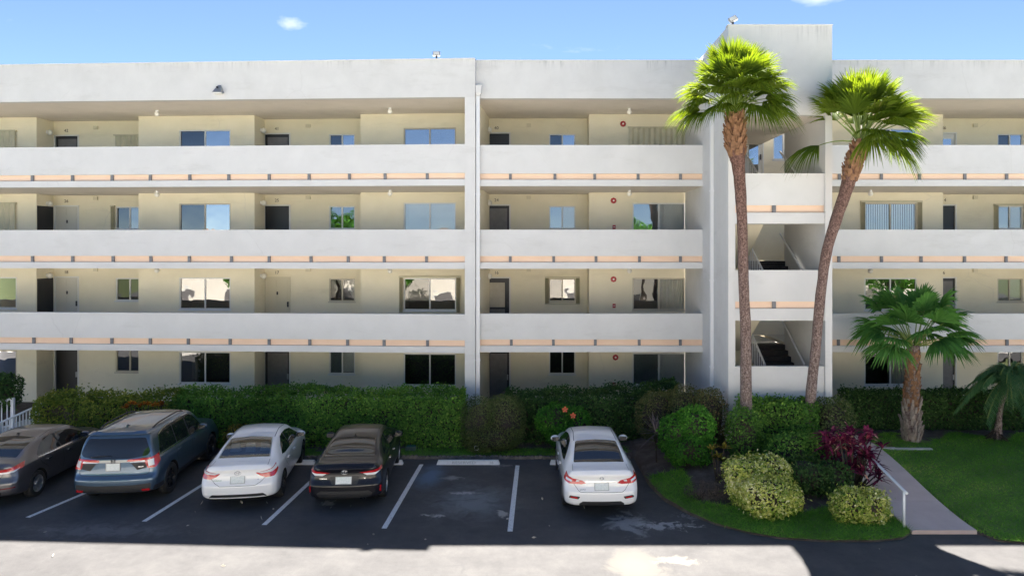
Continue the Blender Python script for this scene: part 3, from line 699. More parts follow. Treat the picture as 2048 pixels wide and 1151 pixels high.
def cloud(name, P, Nn, ln, wd, mt, parent, seed, rnd=None, **kw):
    V, Fq = leaves(P, Nn, ln, wd, seed, **kw)
    if rnd is None: rnd = np.random.default_rng(seed+5).uniform(0,1,len(P))
    return np_obj(name, V, Fq, mt, parent, rnd)
G = lambda *c: c
LM = {
 'hedge': leafmat('hedge_leaf', [(0,(0.049,0.113,0.024)),(.45,(0.098,0.231,0.040)),(.8,(0.168,0.340,0.059)),(1,(0.325,0.514,0.095))]),
 'yellowhedge': leafmat('yellowish_hedge_leaf', [(0,(0.056,0.097,0.019)),(.5,(0.121,0.186,0.032)),(.85,(0.244,0.292,0.049)),(1,(0.389,0.389,0.082))]),
 'olive': leafmat('olive_shrub_leaf', [(0,(0.056,0.080,0.027)),(.5,(0.109,0.149,0.049)),(.85,(0.175,0.219,0.079)),(1,(0.263,0.245,0.122))]),
 'rust': leafmat('rust_tinged_leaf', [(0,(0.070,0.084,0.031)),(.5,(0.131,0.149,0.053)),(.8,(0.210,0.193,0.079)),(1,(0.350,0.210,0.105))]),
 'bright': leafmat('bright_shrub_leaf', [(0,(0.033,0.111,0.018)),(.5,(0.067,0.223,0.026)),(.85,(0.111,0.327,0.042)),(1,(0.194,0.446,0.067))]),
 'dark': leafmat('dark_hedge_leaf', [(0,(0.025,0.062,0.021)),(.5,(0.052,0.113,0.031)),(.85,(0.099,0.186,0.052)),(1,(0.182,0.284,0.092))]),
 'variegated': leafmat('variegated_leaf', [(0,(0.078,0.168,0.028)),(.3,(0.179,0.302,0.045)),(.55,(0.470,0.515,0.112)),(.85,(0.672,0.672,0.224)),(1,(0.829,0.806,0.470))], .25),
 'maroon': leafmat('maroon_leaf', [(0,(0.064,0.011,0.025)),(.5,(0.172,0.022,0.061)),(.85,(0.342,0.054,0.108)),(.93,(0.540,0.144,0.162)),(1,(0.828,0.504,0.324))], .3, .35),
 'croton': leafmat('croton_leaf', [(0,(.10,.05,.012)),(.4,(.30,.10,.02)),(.7,(.44,.22,.03)),(1,(.56,.44,.06))], .3, .4),
 'crotongreen': leafmat('croton_green_gold', [(0,(.06,.08,.02)),(.4,(.16,.15,.03)),(.7,(.35,.26,.04)),(1,(.55,.45,.08))], .3, .4),
 'dry': leafmat('dry_twig_leaf', [(0,(.06,.05,.045)),(.6,(.12,.10,.085)),(1,(.17,.13,.10))], .2),
 'dracaena': leafmat('grey_purple_blade', [(0,(.05,.035,.04)),(.6,(.12,.09,.09)),(1,(.22,.18,.17))], .2),
 'grass': leafmat('grass_blade', [(0,(0.081,0.209,0.032)),(.5,(0.155,0.371,0.054)),(.9,(0.274,0.532,0.086)),(1,(0.549,0.580,0.161))], .35, .5),
 'fan': leafmat('fan_palm_blade', [(0,(0.046,0.139,0.034)),(.5,(0.083,0.225,0.046)),(.9,(0.133,0.310,0.069)),(1,(0.344,0.367,0.129))], .3, .38),
 'sabal': leafmat('tall_palm_blade', [(0,(.060,.115,.012)),(.5,(.125,.20,.020)),(.9,(.20,.28,.035)),(1,(.34,.33,.09))], .48, .38),
 'pygmy': leafmat('feather_palm_leaflet', [(0,(0.045,0.114,0.050)),(.5,(0.086,0.194,0.077)),(.9,(0.141,0.273,0.103)),(1,(0.364,0.341,0.091))], .3, .45),
}
M['bark'] = mottled('brown_twig', (.030,.022,.016), (.060,.045,.034), 12., .9)
def stems(parent, pts, h, spread, n, seed, r=.012):
    rg = random.Random(seed); mb = MB()
    for p in pts:
        for k in range(n):
            a = rg.uniform(0,6.28); e = Vector((math.cos(a)*spread*rg.random(), math.sin(a)*spread*rg.random(), h*rg.uniform(.7,1)))
            p0 = Vector(p)+Vector((rg.uniform(-.05,.05), rg.uniform(-.05,.05), -.03)); mb.tube([p0, p0+e*.5+Vector((rg.uniform(-.05,.05),rg.uniform(-.05,.05),0)), p0+e], [r*1.5,r,r*.5], 5)
    return mb.build('stems', M['bark'], parent)
def box_hedge(name, label, x0, x1, y0, y1, ztop, mt, seed, dens=620, ln=.088, wd=.056, sprig=.0, group=None, wob=.10, cat='hedge', zb=0.0, gaps=0.):
    """clipped hedge: leaves spread through the outer 30 cm of an uneven box"""
    rg = np.random.default_rng(seed); cx = (x0+x1)/2
    o = empty(name, (cx, (y0+y1)/2, float(zg(cx,(y0+y1)/2))), 0, label, cat, group); off = np.array(o.location)
    W, D = x1-x0, y1-y0; zmid = float(zg(cx, y0)); H = ztop-zmid-zb
    fs = [('f', W*H*1.1), ('t', W*D), ('b', W*H*.35), ('l', D*H), ('r', D*H)]; P = []; Nn = []
    for nm, ar in fs:
        n = int(ar*dens*1.6); a, b = rg.uniform(0,1,n), rg.uniform(0,1,n)
        if nm in 'fb': X, Y, Z = x0+a*W, np.full(n, y0 if nm == 'f' else y1), zb+b*H; nn = np.tile([0,-1. if nm == 'f' else 1.,.1],(n,1))
        elif nm == 't': X, Y, Z = x0+a*W, y0+b*D, np.full(n, zb+H); nn = np.tile([0,0,1.],(n,1))
        else: X, Y, Z = np.full(n, x0 if nm == 'l' else x1), y0+a*D, zb+b*H; nn = np.tile([-1. if nm == 'l' else 1.,0,.1],(n,1))
        P.append(np.stack([X,Y,Z],1)); Nn.append(nn)
    P = np.concatenate(P); Nn = np.concatenate(Nn)
    P[:,2] += zg(P[:,0], P[:,1])-0.0
    q = snoise(P, 2.1, seed)*wob+snoise(P, 6., seed+1)*wob*.5
    dep = rg.exponential(.05, len(P)); dep = np.minimum(dep, .30)
    dep = dep-np.where(rg.random(len(P)) < .05, rg.uniform(.03,.16,len(P)), 0); P = P+Nn*(q-dep)[:,None]
    # round the upper edge
    lo = np.clip((P[:,2]-(ztop-.25))/.25, 0, 1)**2*.12; P[:,1] += np.where(P[:,1] < (y0+y1)/2, lo, -lo)
    tone = np.clip(.45+.35*snoise(P, 1.1, seed+3)+rg.normal(0,.22,len(P)), 0, 1)
    if gaps > 0:
        k = snoise(P, 3.3, seed+9) < .95-gaps; P, Nn, tone = P[k], Nn[k], tone[k]
    if sprig > 0:
        m_ = int(W*sprig*11); xs = x0+rg.uniform(0,1,m_)*W; ys_ = y0+rg.uniform(0,1,m_)*D; e = 7
        hh = rg.uniform(.05,.24,m_); dx = rg.normal(0,.25,m_)
        SP = np.concatenate([np.stack([xs+dx*hh*j/e, ys_, ztop-.05+hh*j/e],1) for j in range(e)]); P = np.concatenate([P, SP]); Nn = np.concatenate([Nn, np.tile([0,-.2,.6],(len(SP),1))]); tone = np.concatenate([tone, rg.uniform(.1,.75,len(SP))])
    cloud('leaves', P-off, Nn, ln, wd, LM[mt], o, seed+20, tone)
    stems(o, [(lerp(x0,x1,(i+.5)/max(2,int(W/.5)))-off[0], rg.uniform(-.2,.2), 0) for i in range(max(2,int(W/.5)))], max(H*.8,.3), .3, 4, seed, .014)
    # core for the woody interior, added to stop light leaking through
    c = MB(); nx = max(2, int(W/.35)); V = []
    for i in range(nx+1):
        x = lerp(x0+.18, x1-.18, i/nx); zz = float(zg(x, (y0+y1)/2))
        for (yy, z) in ((y0+.22,zz+zb+.02),(y0+.20,ztop-.24),((y0+y1)/2,ztop-.16),(y1-.22,ztop-.24),(y1-.24,zz+zb+.02)): V.append((x-off[0]+R.uniform(-.06,.06), yy-off[1]+R.uniform(-.06,.06), z-off[2]+R.uniform(-.05,.05)))
    Fc = [(i*5+j,(i+1)*5+j,(i+1)*5+j+1,i*5+j+1) for i in range(nx) for j in range(4)]+[(0,1,2,3,4),tuple(nx*5+j for j in (4,3,2,1,0))]
    c.add(V, Fc).build('light_block_core', M['bark'], o)
    return o
def lobes_shrub(name, label, lob, mt, seed, dens=620, ln=.075, wd=.045, cat='shrub', group=None, jit=.9, up=.35, core=True, dep=.07, tone0=.45):
    """shrub of overlapping uneven lobes [(x, y, z centre above ground, rx, ry, rz)]"""
    rg = np.random.default_rng(seed); bx, by = np.mean([l[0] for l in lob]), np.mean([l[1] for l in lob])
    o = empty(name, (bx, by, float(zg(bx,by))), 0, label, cat, group); off = np.array(o.location); P = []; Nn = []
    cs = [np.array([l[0], l[1], float(zg(l[0],l[1]))+l[2]]) for l in lob]; rs = [np.array(l[3:6]) for l in lob]
    for c, r in zip(cs, rs):
        n = int(dens*1.35*4*math.pi*(((r[0]*r[1])**1.6+(r[0]*r[2])**1.6+(r[1]*r[2])**1.6)/3)**(1/1.6)); d = unit(rg.normal(size=(n,3)))
        d = np.sign(d)*np.abs(d)**.85; p = c+d*r; nn = unit(d/r)
        p = p+nn*(snoise(p, 3.4, seed)*.11+snoise(p, 9., seed+2)*.055-np.minimum(rg.exponential(dep, n), .3)+np.where(rg.random(n) < .05, rg.uniform(.03,.15,n), 0))[:,None]
        k = np.ones(n, bool)
        for c2, r2 in zip(cs, rs):
            if c2 is not c: k &= (((p-c2)/r2)**2).sum(1) > .55
        k &= p[:,2] > zg(p[:,0],p[:,1])+.04
        P.append(p[k]); Nn.append(nn[k])
    P = np.concatenate(P); Nn = np.concatenate(Nn)
    tone = np.clip(tone0+.3*snoise(P, 2.2, seed+3)+rg.normal(0,.23,len(P)), 0, 1)
    cloud('leaves', P-off, Nn, ln, wd, LM[mt], o, seed+20, tone, jit=jit, up=up)
    stems(o, [tuple(c[:2]-off[:2])+(float(zg(c[0],c[1]))-off[2],) for c in cs], max(.25, np.mean([l[2] for l in lob])), .3, 5, seed)
    if core:
        mb = MB()
        for c, r in zip(cs, rs):
            f = .76; sphere_e(mb, c-off, r*f)
        mb.build('light_block_core', M['bark'], o)  # dark solid inside the lobes, added to keep light from showing through
    return o
def sphere_e(mb, c, r, n=10, k=6):
    mb.lathe([(math.sin(math.pi*i/k)+1e-3, -math.cos(math.pi*i/k)) for i in range(k+1)], n, lambda x,y,z: (c[0]+x*r[0]*R.uniform(.9,1.1), c[1]+y*r[1]*R.uniform(.9,1.1), c[2]+z*r[2]))

# --- hedges along the building
box_hedge('hedge', 'long clipped hedge with yellowish patches at the end beside the white railings', -15.45, -11.2, 21.75, 22.75, 1.58, 'yellowhedge', 31, 620, sprig=.6, gaps=.25, wob=.18)
box_hedge('hedge', 'long dark green clipped hedge behind the parked cars', -11.25, -2.3, 21.85, 22.95, 1.62, 'hedge', 32, 640, sprig=1.5, gaps=.10, wob=.17)
box_hedge('hedge', 'dark green hedge below the walkway with the red fire alarms', -1.0, 4.4, 22.1, 23.1, 1.58, 'dark', 33, 620, sprig=1.5, gaps=.08, wob=.15)
box_hedge('hedge', 'dense dark clipped hedge behind the booted fan palm', 9.95, 16.0, 22.6, 23.5, 1.62, 'dark', 34, 620, sprig=.8, wob=.07)
box_hedge('hedge', 'green hedge at the foot of the stair tower behind the tall palm trunks', 5.7, 7.7, 19.45, 20.25, 2.0, 'hedge', 35, 620, sprig=.3, wob=.13, gaps=.05)
lobes_shrub('shrub', 'grey-green rounded shrub beside the right corner of the stair tower', [(8.2,19.9,.75,.62,.5,.72)], 'olive', 36, 560, dep=.05)
# --- shrubs
lobes_shrub('shrub', 'large olive-green fine-leaved shrub behind the empty parking space', [(-1.75,21.75,.75,.62,.55,.85),(-.95,21.7,.85,.62,.55,.85),(-1.3,21.65,.45,.85,.6,.5)], 'olive', 41, 900, .052, .030)
hib = lobes_shrub('hibiscus_shrub', 'bright green hibiscus shrub with two orange-red flowers behind a white sedan', [(.55,21.6,.95,.62,.5,.50),(1.15,21.65,.85,.5,.45,.48),(.8,21.6,.5,.62,.45,.45)], 'bright', 42, 620, .08, .055)
lobes_shrub('shrub', 'rust-tinged green shrub between the hedge and a bright green shrub', [(3.55,20.9,.95,.65,.5,.75),(4.35,20.7,.85,.65,.5,.80),(4.9,20.3,.8,.55,.5,.85)], 'rust', 43, 780, .055, .034)
lobes_shrub('shrub', 'dense bright green rounded shrub beside the spiky dracaena', [(3.75,19.35,.78,.50,.48,.58),(4.25,19.3,.82,.55,.48,.60),(4.05,19.1,.42,.65,.5,.45)], 'bright', 44, 760, .075, .048)
lobes_shrub('shrub', 'dark green leafy shrub between the two tall palm trunks', [(5.55,19.1,.7,.45,.45,.75),(6.7,18.7,.45,.75,.55,.55),(7.25,18.6,.5,.5,.5,.5)], 'hedge', 45, 640)
lobes_shrub('shrub', 'low dark shrub in the shade behind the variegated bushes', [(6.6,17.5,.42,.62,.6,.45),(7.2,17.5,.40,.5,.5,.42)], 'dark', 46, 640)
lobes_shrub('variegated_shrub', 'large clipped cream-and-green variegated shrub with a lower front lobe', [(5.05,17.1,.62,.52,.50,.42),(5.7,17.45,.60,.52,.45,.36),(5.35,16.45,.42,.72,.55,.46),(5.15,16.9,.4,.6,.5,.42)], 'variegated', 47, 900, .08, .042, group=None, tone0=.5)
lobes_shrub('variegated_shrub', 'smaller low cream-and-green variegated shrub beside the white handrail', [(7.15,16.15,.34,.46,.40,.36),(7.55,16.1,.34,.40,.38,.34)], 'variegated', 48, 950, .08, .042, tone0=.48)
lobes_shrub('dry_shrub', 'small dry grey-brown twiggy shrub at the edge of the island lawn', [(3.95,17.25,.16,.38,.28,.22),(4.3,17.35,.14,.3,.25,.2)], 'dry', 49, 900, .05, .012, core=False)
lobes_shrub('shrub', 'small green-gold croton shrub in front of the hedge beside the dark blue SUV', [(-9.15,21.55,.42,.32,.3,.42)], 'crotongreen', 50, 620, .11, .04)
lobes_shrub('shrub', 'dark leafy shrub at the end of the white railings', [(-17.6,23.2,1.2,.6,.5,.62)], 'dark', 51, 520, .12, .06)
# hibiscus flowers
M['petal'] = mat('orange_petal', (.75,.16,.07), .6); ho = np.array(hib.location)
for (px, py) in ((1130,818), (1146,830)):
    p = at(px, py, 21.08); mb = MB()
    for k in range(5):
        a = 6.283*k/5+.3; c, s = math.cos(a), math.sin(a); c2, s2 = math.cos(a+.5), math.sin(a+.5); c3, s3 = math.cos(a-.5), math.sin(a-.5)
        q = Vector(p)-Vector(ho); mb.add([q, q+Vector((c3*.07,-.03,s3*.07)), q+Vector((c*.10,-.02,s*.10)), q+Vector((c2*.07,-.03,s2*.07))], [(0,1,2,3)])
    mb.build('flower', M['petal'], hib)
# rosette plants: crotons, maroon cordyline, dracaena
def rosettes(name, label, heads, mt, seed, n, ln, wd, base, cat='plant', el=(0.05,1.3), bend=.35, group=None):
    rg = np.random.default_rng(seed); bz = float(zg(base[0], base[1])); o = empty(name, (base[0],base[1],bz), 0, label, cat, group)
    V = []; Fq = []; rn = []; mb = MB(); hd = list(heads)
    for h in hd:
        h = np.array(h)-np.array([base[0],base[1],bz]); mb.tube([(h[0]*.25+R.uniform(-.03,.03),h[1]*.25,-.03),(h[0]*.7,h[1]*.7,h[2]*.5),tuple(h)], [.022,.017,.012], 6)
        tone = rg.uniform(.1,.75)
        for k in range(n):
            a = rg.uniform(0,6.283); e = rg.uniform(*el); l = ln*rg.uniform(.6,1.15); w_ = wd*rg.uniform(.7,1.2)
            d = np.array([math.cos(a)*math.cos(e), math.sin(a)*math.cos(e), math.sin(e)]); s = np.array([-math.sin(a), math.cos(a), 0]); b = len(V)
            for (t, ww) in ((0,.25),(.35,1.),(.7,.8),(1.,.04)):
                c = h+d*l*t-np.array([0,0,1])*bend*l*t*t; V.append(c-s*w_*ww*.5); V.append(c+s*w_*ww*.5)
            for j in range(3): Fq.append([b+2*j,b+2*j+1,b+2*j+3,b+2*j+2]); rn.append(np.clip(tone+rg.normal(0,.2)+(.12 if j == 2 else 0),0,1))
    np_obj('leaves', np.array(V), np.array(Fq), LM[mt], o, rn); mb.build('stems', M['bark'], o); return o
rg = np.random.default_rng(5); H = []
for k in range(46):
    a = rg.uniform(0,6.283); rr = math.sqrt(rg.uniform(0,1)); x = 7.85+.70*rr*math.cos(a); y = 17.7+.5*rr*math.sin(a); H.append((x, y, float(zg(7.9,17.7))+rg.uniform(.35,1.75)*(1-.22*rr)))
rosettes('cordyline', 'tall maroon cordyline clump with pinkish leaf tips beside the white handrail', H, 'maroon', 61, 17, .40, .075, (7.85,17.7), cat='plant', el=(-.1,1.35), bend=.42)
rosettes('croton', 'small orange and yellow croton on bare stems among dark shrubs', [tuple(at(1424,898,18.0)), tuple(at(1448,896,18.0)), tuple(at(1436,912,17.9)), tuple(at(1428,916,18.0)), tuple(at(1446,922,17.9))], 'crotongreen', 62, 15, .21, .07, (4.58,18.0), el=(.1,1.4), bend=.2)
rosettes('croton', 'orange croton showing above the roof of the dark blue SUV', [tuple(at(252+9*i, 812+R.uniform(-4,4), 21.2)) for i in range(9)], 'croton', 63, 18, .20, .065, (-11.8,21.25), el=(.2,1.4), bend=.2)
rosettes('dracaena', 'spiky grey-purple dracaena with drooping narrow blades beside a bright green shrub', [tuple(at(1312,866,19.7))], 'dracaena', 64, 46, .62, .045, (3.3,19.75), el=(-.75,1.4), bend=.12)

# --- grass
def grass(name, label, pts, seed, h=.06, w_=.017, mt='grass'):
    rg = np.random.default_rng(seed); n = len(pts); z = zg(pts[:,0], pts[:,1]); B0 = np.column_stack([pts, z-.005])
    a = rg.uniform(0,6.283,n); s = np.column_stack([np.cos(a), np.sin(a), np.zeros(n)])*w_*.5; hh = h*rg.uniform(.5,1.5,n)
    T = B0+np.column_stack([rg.normal(0,1.25,n)*hh, rg.normal(0,1.25,n)*hh, hh*.9]); V = np.stack([B0-s, B0+s, T],1).reshape(-1,3)
    tone = np.clip(.45+.34*snoise(B0, 1.3, seed)+.2*snoise(B0, 5., seed+4)+rg.normal(0,.2,n), 0, 1)
    o = np_obj(name, V, np.arange(3*n).reshape(n,3), LM[mt], None, tone); tag(o, label, 'grass', kind='stuff'); return o
def scatter(x0, x1, y0, y1, dens, keep, seed):
    rg = np.random.default_rng(seed); n = int((x1-x0)*(y1-y0)*dens); p = np.column_stack([rg.uniform(x0,x1,n), rg.uniform(y0,y1,n)]); return p[keep(p)]
def patchy(p, lim, s, seed): return snoise(np.column_stack([p, np.zeros(len(p))]), s, seed) < lim
M['turf'] = mottled('turf', (.105,.175,.038), (.18,.24,.07), 2.5, .95, .6, 90.)
def turf(xs, f0, f1):
    V = []; k = 14
    for x in xs:
        a, b = f0(x), f1(x); ys = [lerp(a, b, j/(k-1)) for j in range(k)]; V += [(x, y, float(zg(x,y))+(.012 if 0 < j < k-1 else -.01)) for j, y in enumerate(ys)]
    MB().add(V, [(i*k+j,(i+1)*k+j,(i+1)*k+j+1,i*k+j+1) for i in range(len(xs)-1) for j in range(k-1)]).build('turf', M['turf'], smooth=True)['kind'] = 'structure'
turf(np.arange(9.78, 24, .12), lambda x: float(edgeY(x))+.03, lambda x: 21.85+.35*math.sin(x*3))
turf(np.arange(3.05, 8.14, .08), lambda x: float(edgeY(x))+.03, lambda x: min(float(edgeY(x))+1.2+.33*math.sin(x*1.3+.5)+.85*min(max(x-6.3,0),2)+max(0,(3.75-x))*1.8, 18.6))
turf(np.arange(-8.2, -1.6, .15), lambda x: 21.16, lambda x: 21.16+.62*math.exp(-((x+4.8)/2.4)**2)+.05*math.sin(x*7))
wl = lambda y: 8.16+.18*(y-15.5)/6.2
wr = lambda y: 9.62+.14*(y-15.5)/6.2
grass('lawn', 'green lawn right of the pink concrete walkway', scatter(9.6,17.5,14.95,22.6,1900, lambda p: (p[:,1] > edgeY(p[:,0])+.03) & (p[:,0] > wr(p[:,1])) & (patchy(p, .75, 1.3, 3) | (p[:,1] < 20)) & (np.hypot(p[:,0]-11.45, p[:,1]-21.6) > .5) & (p[:,1] < 21.9+.4*np.sin(p[:,0]*3)), 71), 72)
def isl(p):
    e = edgeY(p[:,0]); d = p[:,1]-e; ww = 1.25+.35*np.sin(p[:,0]*1.3+.5)+.9*np.clip(p[:,0]-6.3,0,2)
    left = (p[:,0] < 3.9) & (p[:,0] > 2.98+.0*d) & (p[:,1] < 18.9-.0*p[:,0])
    return (p[:,0] < wl(p[:,1])-.01) & (d > .03) & (((d < ww) & (p[:,0] > 3.3)) | (left & (p[:,0]-2.95 < .95)))
grass('lawn', 'grass rim of the curved planting island beside the asphalt', scatter(2.95,8.4,14.95,19.,2300, isl, 73), 74, .075)
grass('lawn', 'narrow grass strip between the block edging and the hedge', scatter(-9.,2.7,21.2,22.0,2300, lambda p: (p[:,1] < 21.75) & patchy(p, .15+.5*np.exp(-((p[:,0]+4.8)/2.6)**2), 1.6, 9), 75), 76, .06)

# --- palms
def fan_frond(az, el, pet, rad, rg, spread=2.2, nseg=34, droop=.5, sag=.25, base=np.zeros(3), wseg=.055, split=.45):
    """fan leaf: returns petiole path, strip verts, faces"""
    d0 = np.array([math.cos(az)*math.cos(el), math.sin(az)*math.cos(el), math.sin(el)]); path = []
    for t in np.linspace(0,1,6): path.append(base+d0*pet*t-np.array([0,0,1])*sag*pet*t*t)
    d = path[-1]-path[-2]; d /= np.linalg.norm(d); s = np.array([-math.sin(az), math.cos(az), 0.]); roll = rg.uniform(-.35,.35)
    up = np.cross(s, d); up = up if up[2] > 0 else -up
    s, up = s*math.cos(roll)+up*math.sin(roll), up*math.cos(roll)-s*math.sin(roll)
    V = []; Fq = []; h = path[-1]
    for i in range(nseg):
        f = (i+.5)/nseg*2-1; a = f*spread/2*1.0+rg.normal(0,.015); L_ = rad*(1-.28*abs(f)**1.6)*rg.uniform(.92,1.05)
        dd = d*math.cos(a)+s*math.sin(a); side = np.cross(dd, up); w_ = wseg*rg.uniform(.9,1.1); b = len(V); fold = (1 if i%2 else -1)*.25
        dr = droop*rg.uniform(.7,1.35); cup = .10
        for (t, ww) in ((.02,.25),(.30,.95),(.55,1.),(.78,.55),(1.,.05)):
            c = h+dd*L_*t+up*(cup*L_*math.sin(t*2.2)*(1-.4*abs(f)))-np.array([0,0,1])*dr*L_*t**2.6*.75
            V.append(c-side*w_*ww*.5+up*fold*w_*ww); V.append(c+side*w_*ww*.5-up*fold*w_*ww)
        for j in range(4): Fq.append([b+2*j,b+2*j+1,b+2*j+3,b+2*j+2])
    return path, V, Fq
def trunk(name, pts, rad, mt, parent, n=16, seed=1, rough=.03, ring=0):
    """tapered, slightly irregular trunk through pts"""
    P = [Vector(p) for p in pts]; t = np.linspace(0, len(P)-1, 46); idx = np.arange(len(P)); A = np.array([tuple(p) for p in P])
    S = np.column_stack([pchip(idx, A[:,k], t) for k in range(3)]); rr = pchip(idx, np.array(rad), t); rg = np.random.default_rng(seed)
    V = []; m_ = len(t)
    for i in range(m_):
        for k in range(n):
            a = 6.283*k/n; q = 1+rg.normal(0,rough); V.append((S[i,0]+math.cos(a)*rr[i]*q, S[i,1]+math.sin(a)*rr[i]*q, S[i,2]))
    F = [(i*n+k,i*n+(k+1)%n,(i+1)*n+(k+1)%n,(i+1)*n+k) for i in range(m_-1) for k in range(n)]
    MB().add(V, F+[tuple((m_-1)*n+k for k in range(n))]).build(name, mt, parent, True); return S, rr
def pchip(x, y, xi):
    x = np.asarray(x, float); y = np.asarray(y, float); h = np.diff(x); dl = np.diff(y)/h; n = len(x); d = np.zeros(n)
    for i in range(1, n-1):
        if dl[i-1]*dl[i] > 0: w1, w2 = 2*h[i]+h[i-1], h[i]+2*h[i-1]; d[i] = (w1+w2)/(w1/dl[i-1]+w2/dl[i])
    d[0], d[-1] = dl[0], dl[-1]; xi = np.asarray(xi, float); k = np.clip(np.searchsorted(x, xi, 'right')-1, 0, n-2)
    t = (xi-x[k])/h[k]; return (2*t**3-3*t**2+1)*y[k]+(t**3-2*t**2+t)*h[k]*d[k]+(-2*t**3+3*t**2)*y[k+1]+(t**3-t**2)*h[k]*d[k+1]
m = mat('grey_palm_bark', (.24,.21,.19), .9); ge = N(m, 'ShaderNodeNewGeometry')
mp = N(m, 'ShaderNodeMapping', Scale=(3.,3.,1.)); L(m, ge.outputs['Position'], mp.inputs['Vector'])
n = N(m, 'ShaderNodeTexNoise', Scale=9., Detail=7, Roughness=.75); L(m, mp.outputs[0], n.inputs['Vector'])
r = ramp(m, [(.33,(.065,.042,.036)), (.44,(.20,.145,.125)), (.58,(.33,.26,.23)), (.75,(.44,.38,.35))]); L(m, n.outputs['Fac'], r.inputs[0]); L(m, r.outputs[0], bsdf(m).inputs['Base Color'])
sz_ = N(m, 'ShaderNodeSeparateXYZ'); L(m, ge.outputs['Position'], sz_.inputs[0]); fz = N(m, 'ShaderNodeMapRange'); fz.inputs['From Min'].default_value = 2.5; fz.inputs['From Max'].default_value = 9.; L(m, sz_.outputs['Z'], fz.inputs['Value'])
tz_ = N(m, 'ShaderNodeMix', data_type='RGBA', blend_type='MULTIPLY'); L(m, fz.outputs[0], tz_.inputs['Factor']); L(m, r.outputs[0], tz_.inputs['A']); tz_.inputs['B'].default_value = (.72,.48,.40,1)
nb_ = N(m, 'ShaderNodeTexNoise', Scale=26., Detail=3, Roughness=.6); L(m, ge.outputs['Position'], nb_.inputs['Vector']); rb_ = ramp(m, [(.46,(1,1,1)), (.56,(.35,.28,.26))]); L(m, nb_.outputs['Fac'], rb_.inputs[0])
tb_ = N(m, 'ShaderNodeMix', data_type='RGBA', blend_type='MULTIPLY'); tb_.inputs['Factor'].default_value = .75; L(m, tz_.outputs['Result'], tb_.inputs['A']); L(m, rb_.outputs[0], tb_.inputs['B']); L(m, tb_.outputs['Result'], bsdf(m).inputs['Base Color'])
bp = N(m, 'ShaderNodeBump', Strength=.7, Distance=.03); L(m, n.outputs['Fac'], bp.inputs['Height']); L(m, bp.outputs[0], bsdf(m).inputs['Normal']); M['palmbark'] = m
M['boot'] = mottled('leaf_base', (.13,.062,.030), (.30,.16,.085), 9., .85)
M['bootgrey'] = mottled('grey_leaf_base', (.22,.17,.14), (.40,.34,.29), 7., .85)
M['petiole'] = mat('petiole', (.16,.22,.04), .5)
def boots(S, rr, t0, t1, cnt, parent, mt, seed, ln=.16, wd=.09, out=.5):
    """old leaf bases wrapped round the trunk"""
    rg = np.random.default_rng(seed); mb = MB()
    for i in range(cnt):
        t = lerp(t0, t1, (i+rg.uniform(0,1))/cnt); k = min(int(t*45), 44); c = S[k]; a = i*2.4+rg.normal(0,.2); r0 = rr[k]*.96
        u = np.array([math.cos(a), math.sin(a), 0]); s = np.array([-u[1],u[0],0]); l = ln*rg.uniform(.7,1.3); w_ = wd*rg.uniform(.8,1.2)
        b = c+u*r0-np.array([0,0,l*.4]); tp = c+u*(r0+l*out*rg.uniform(.4,1.2))+np.array([0,0,l*rg.uniform(.5,.9)])
        mb.add([b-s*w_*.6, b+s*w_*.6, tp+s*w_*.35, tp-s*w_*.35, b-s*w_*.6-u*.03, b+s*w_*.6-u*.03, tp+s*w_*.35-u*.03, tp-s*w_*.35-u*.03], [(0,1,2,3),(7,6,5,4),(0,4,5,1),(1,5,6,2),(2,6,7,3),(3,7,4,0)])
    mb.build('leaf_bases', mt, parent)
def fan_palm(name, label, path, rad, fr, mt, seed, boot, cat='palm tree', group=None, ws=.040, nsg=50):
    b = path[0]; o = empty(name, b, 0, label, cat, group); off = Vector(b); S, rr = trunk('trunk', [Vector(p)-off for p in path], rad, M['palmbark'], o, 16, seed)
    for bt in boot: boots(S, rr, *bt[:3], o, *bt[3:])
    rg = np.random.default_rng(seed); top = S[-1]; V = []; Fq = []; rn = []; mb = MB()
    for (az, el, pet, rd, spr, dr, sag) in fr:
        p, v, f = fan_frond(az, el, pet, rd, rg, spr, nsg, dr, sag, top+np.array([math.cos(az)*.08, math.sin(az)*.08, rg.uniform(-.1,.12)]), wseg=rd*ws)
        mb.tube([tuple(q) for q in p], [.028,.022,.018,.016,.014,.010], 5); bI = len(V); V += v; Fq += [[bI+i for i in q] for q in f]
        tone = rg.uniform(.2,.75); rn += list(np.clip(tone+rg.normal(0,.13,len(f)),0,1))
    np_obj('crown', np.array(V), np.array(Fq), LM[mt], o, rn); mb.build('petioles', M['petiole'], o); return o
def fr_set(n, seed, pet, rd, lo=-.5, hi=1.45, spr=2.3, dr=(.35,.8)):
    rg = np.random.default_rng(seed); out = []
    for i in range(n):
        t = (i+.5)/n; el = lerp(hi, lo, t**.85); az = i*2.39996+rg.normal(0,.15); out.append((az, el, pet*(.74+.52*math.sin(max(el,0)))*rg.uniform(.85,1.12), rd*rg.uniform(.88,1.1), spr*rg.uniform(.9,1.1), lerp(dr[0],dr[1],t)*rg.uniform(.8,1.2),   .06+.14*t))
    return out
d1 = 19.6; pth = [gz(1492,912)]; d1 = pth[0].y
pth += [at(1492,700,d1), at(1487,560,d1), at(1484,440,d1), at(1478,345,d1), at(1473,300,d1), at(1470,258,d1), at(1470,222,d1)]
fan_palm('tall_palm', 'straighter tall palm with a shaggy brown collar before the stair tower', pth, [.165,.145,.138,.142,.165,.225,.245,.12], [f for f in fr_set(66, 3, .92, .92, .02, 1.54, 2.4, (.03,.85)) if not (math.sin(f[0]) > .2 and f[1] < .6)], 'sabal', 81, [(.70,.98,150,M['boot'],82,.20,.11,.55)])
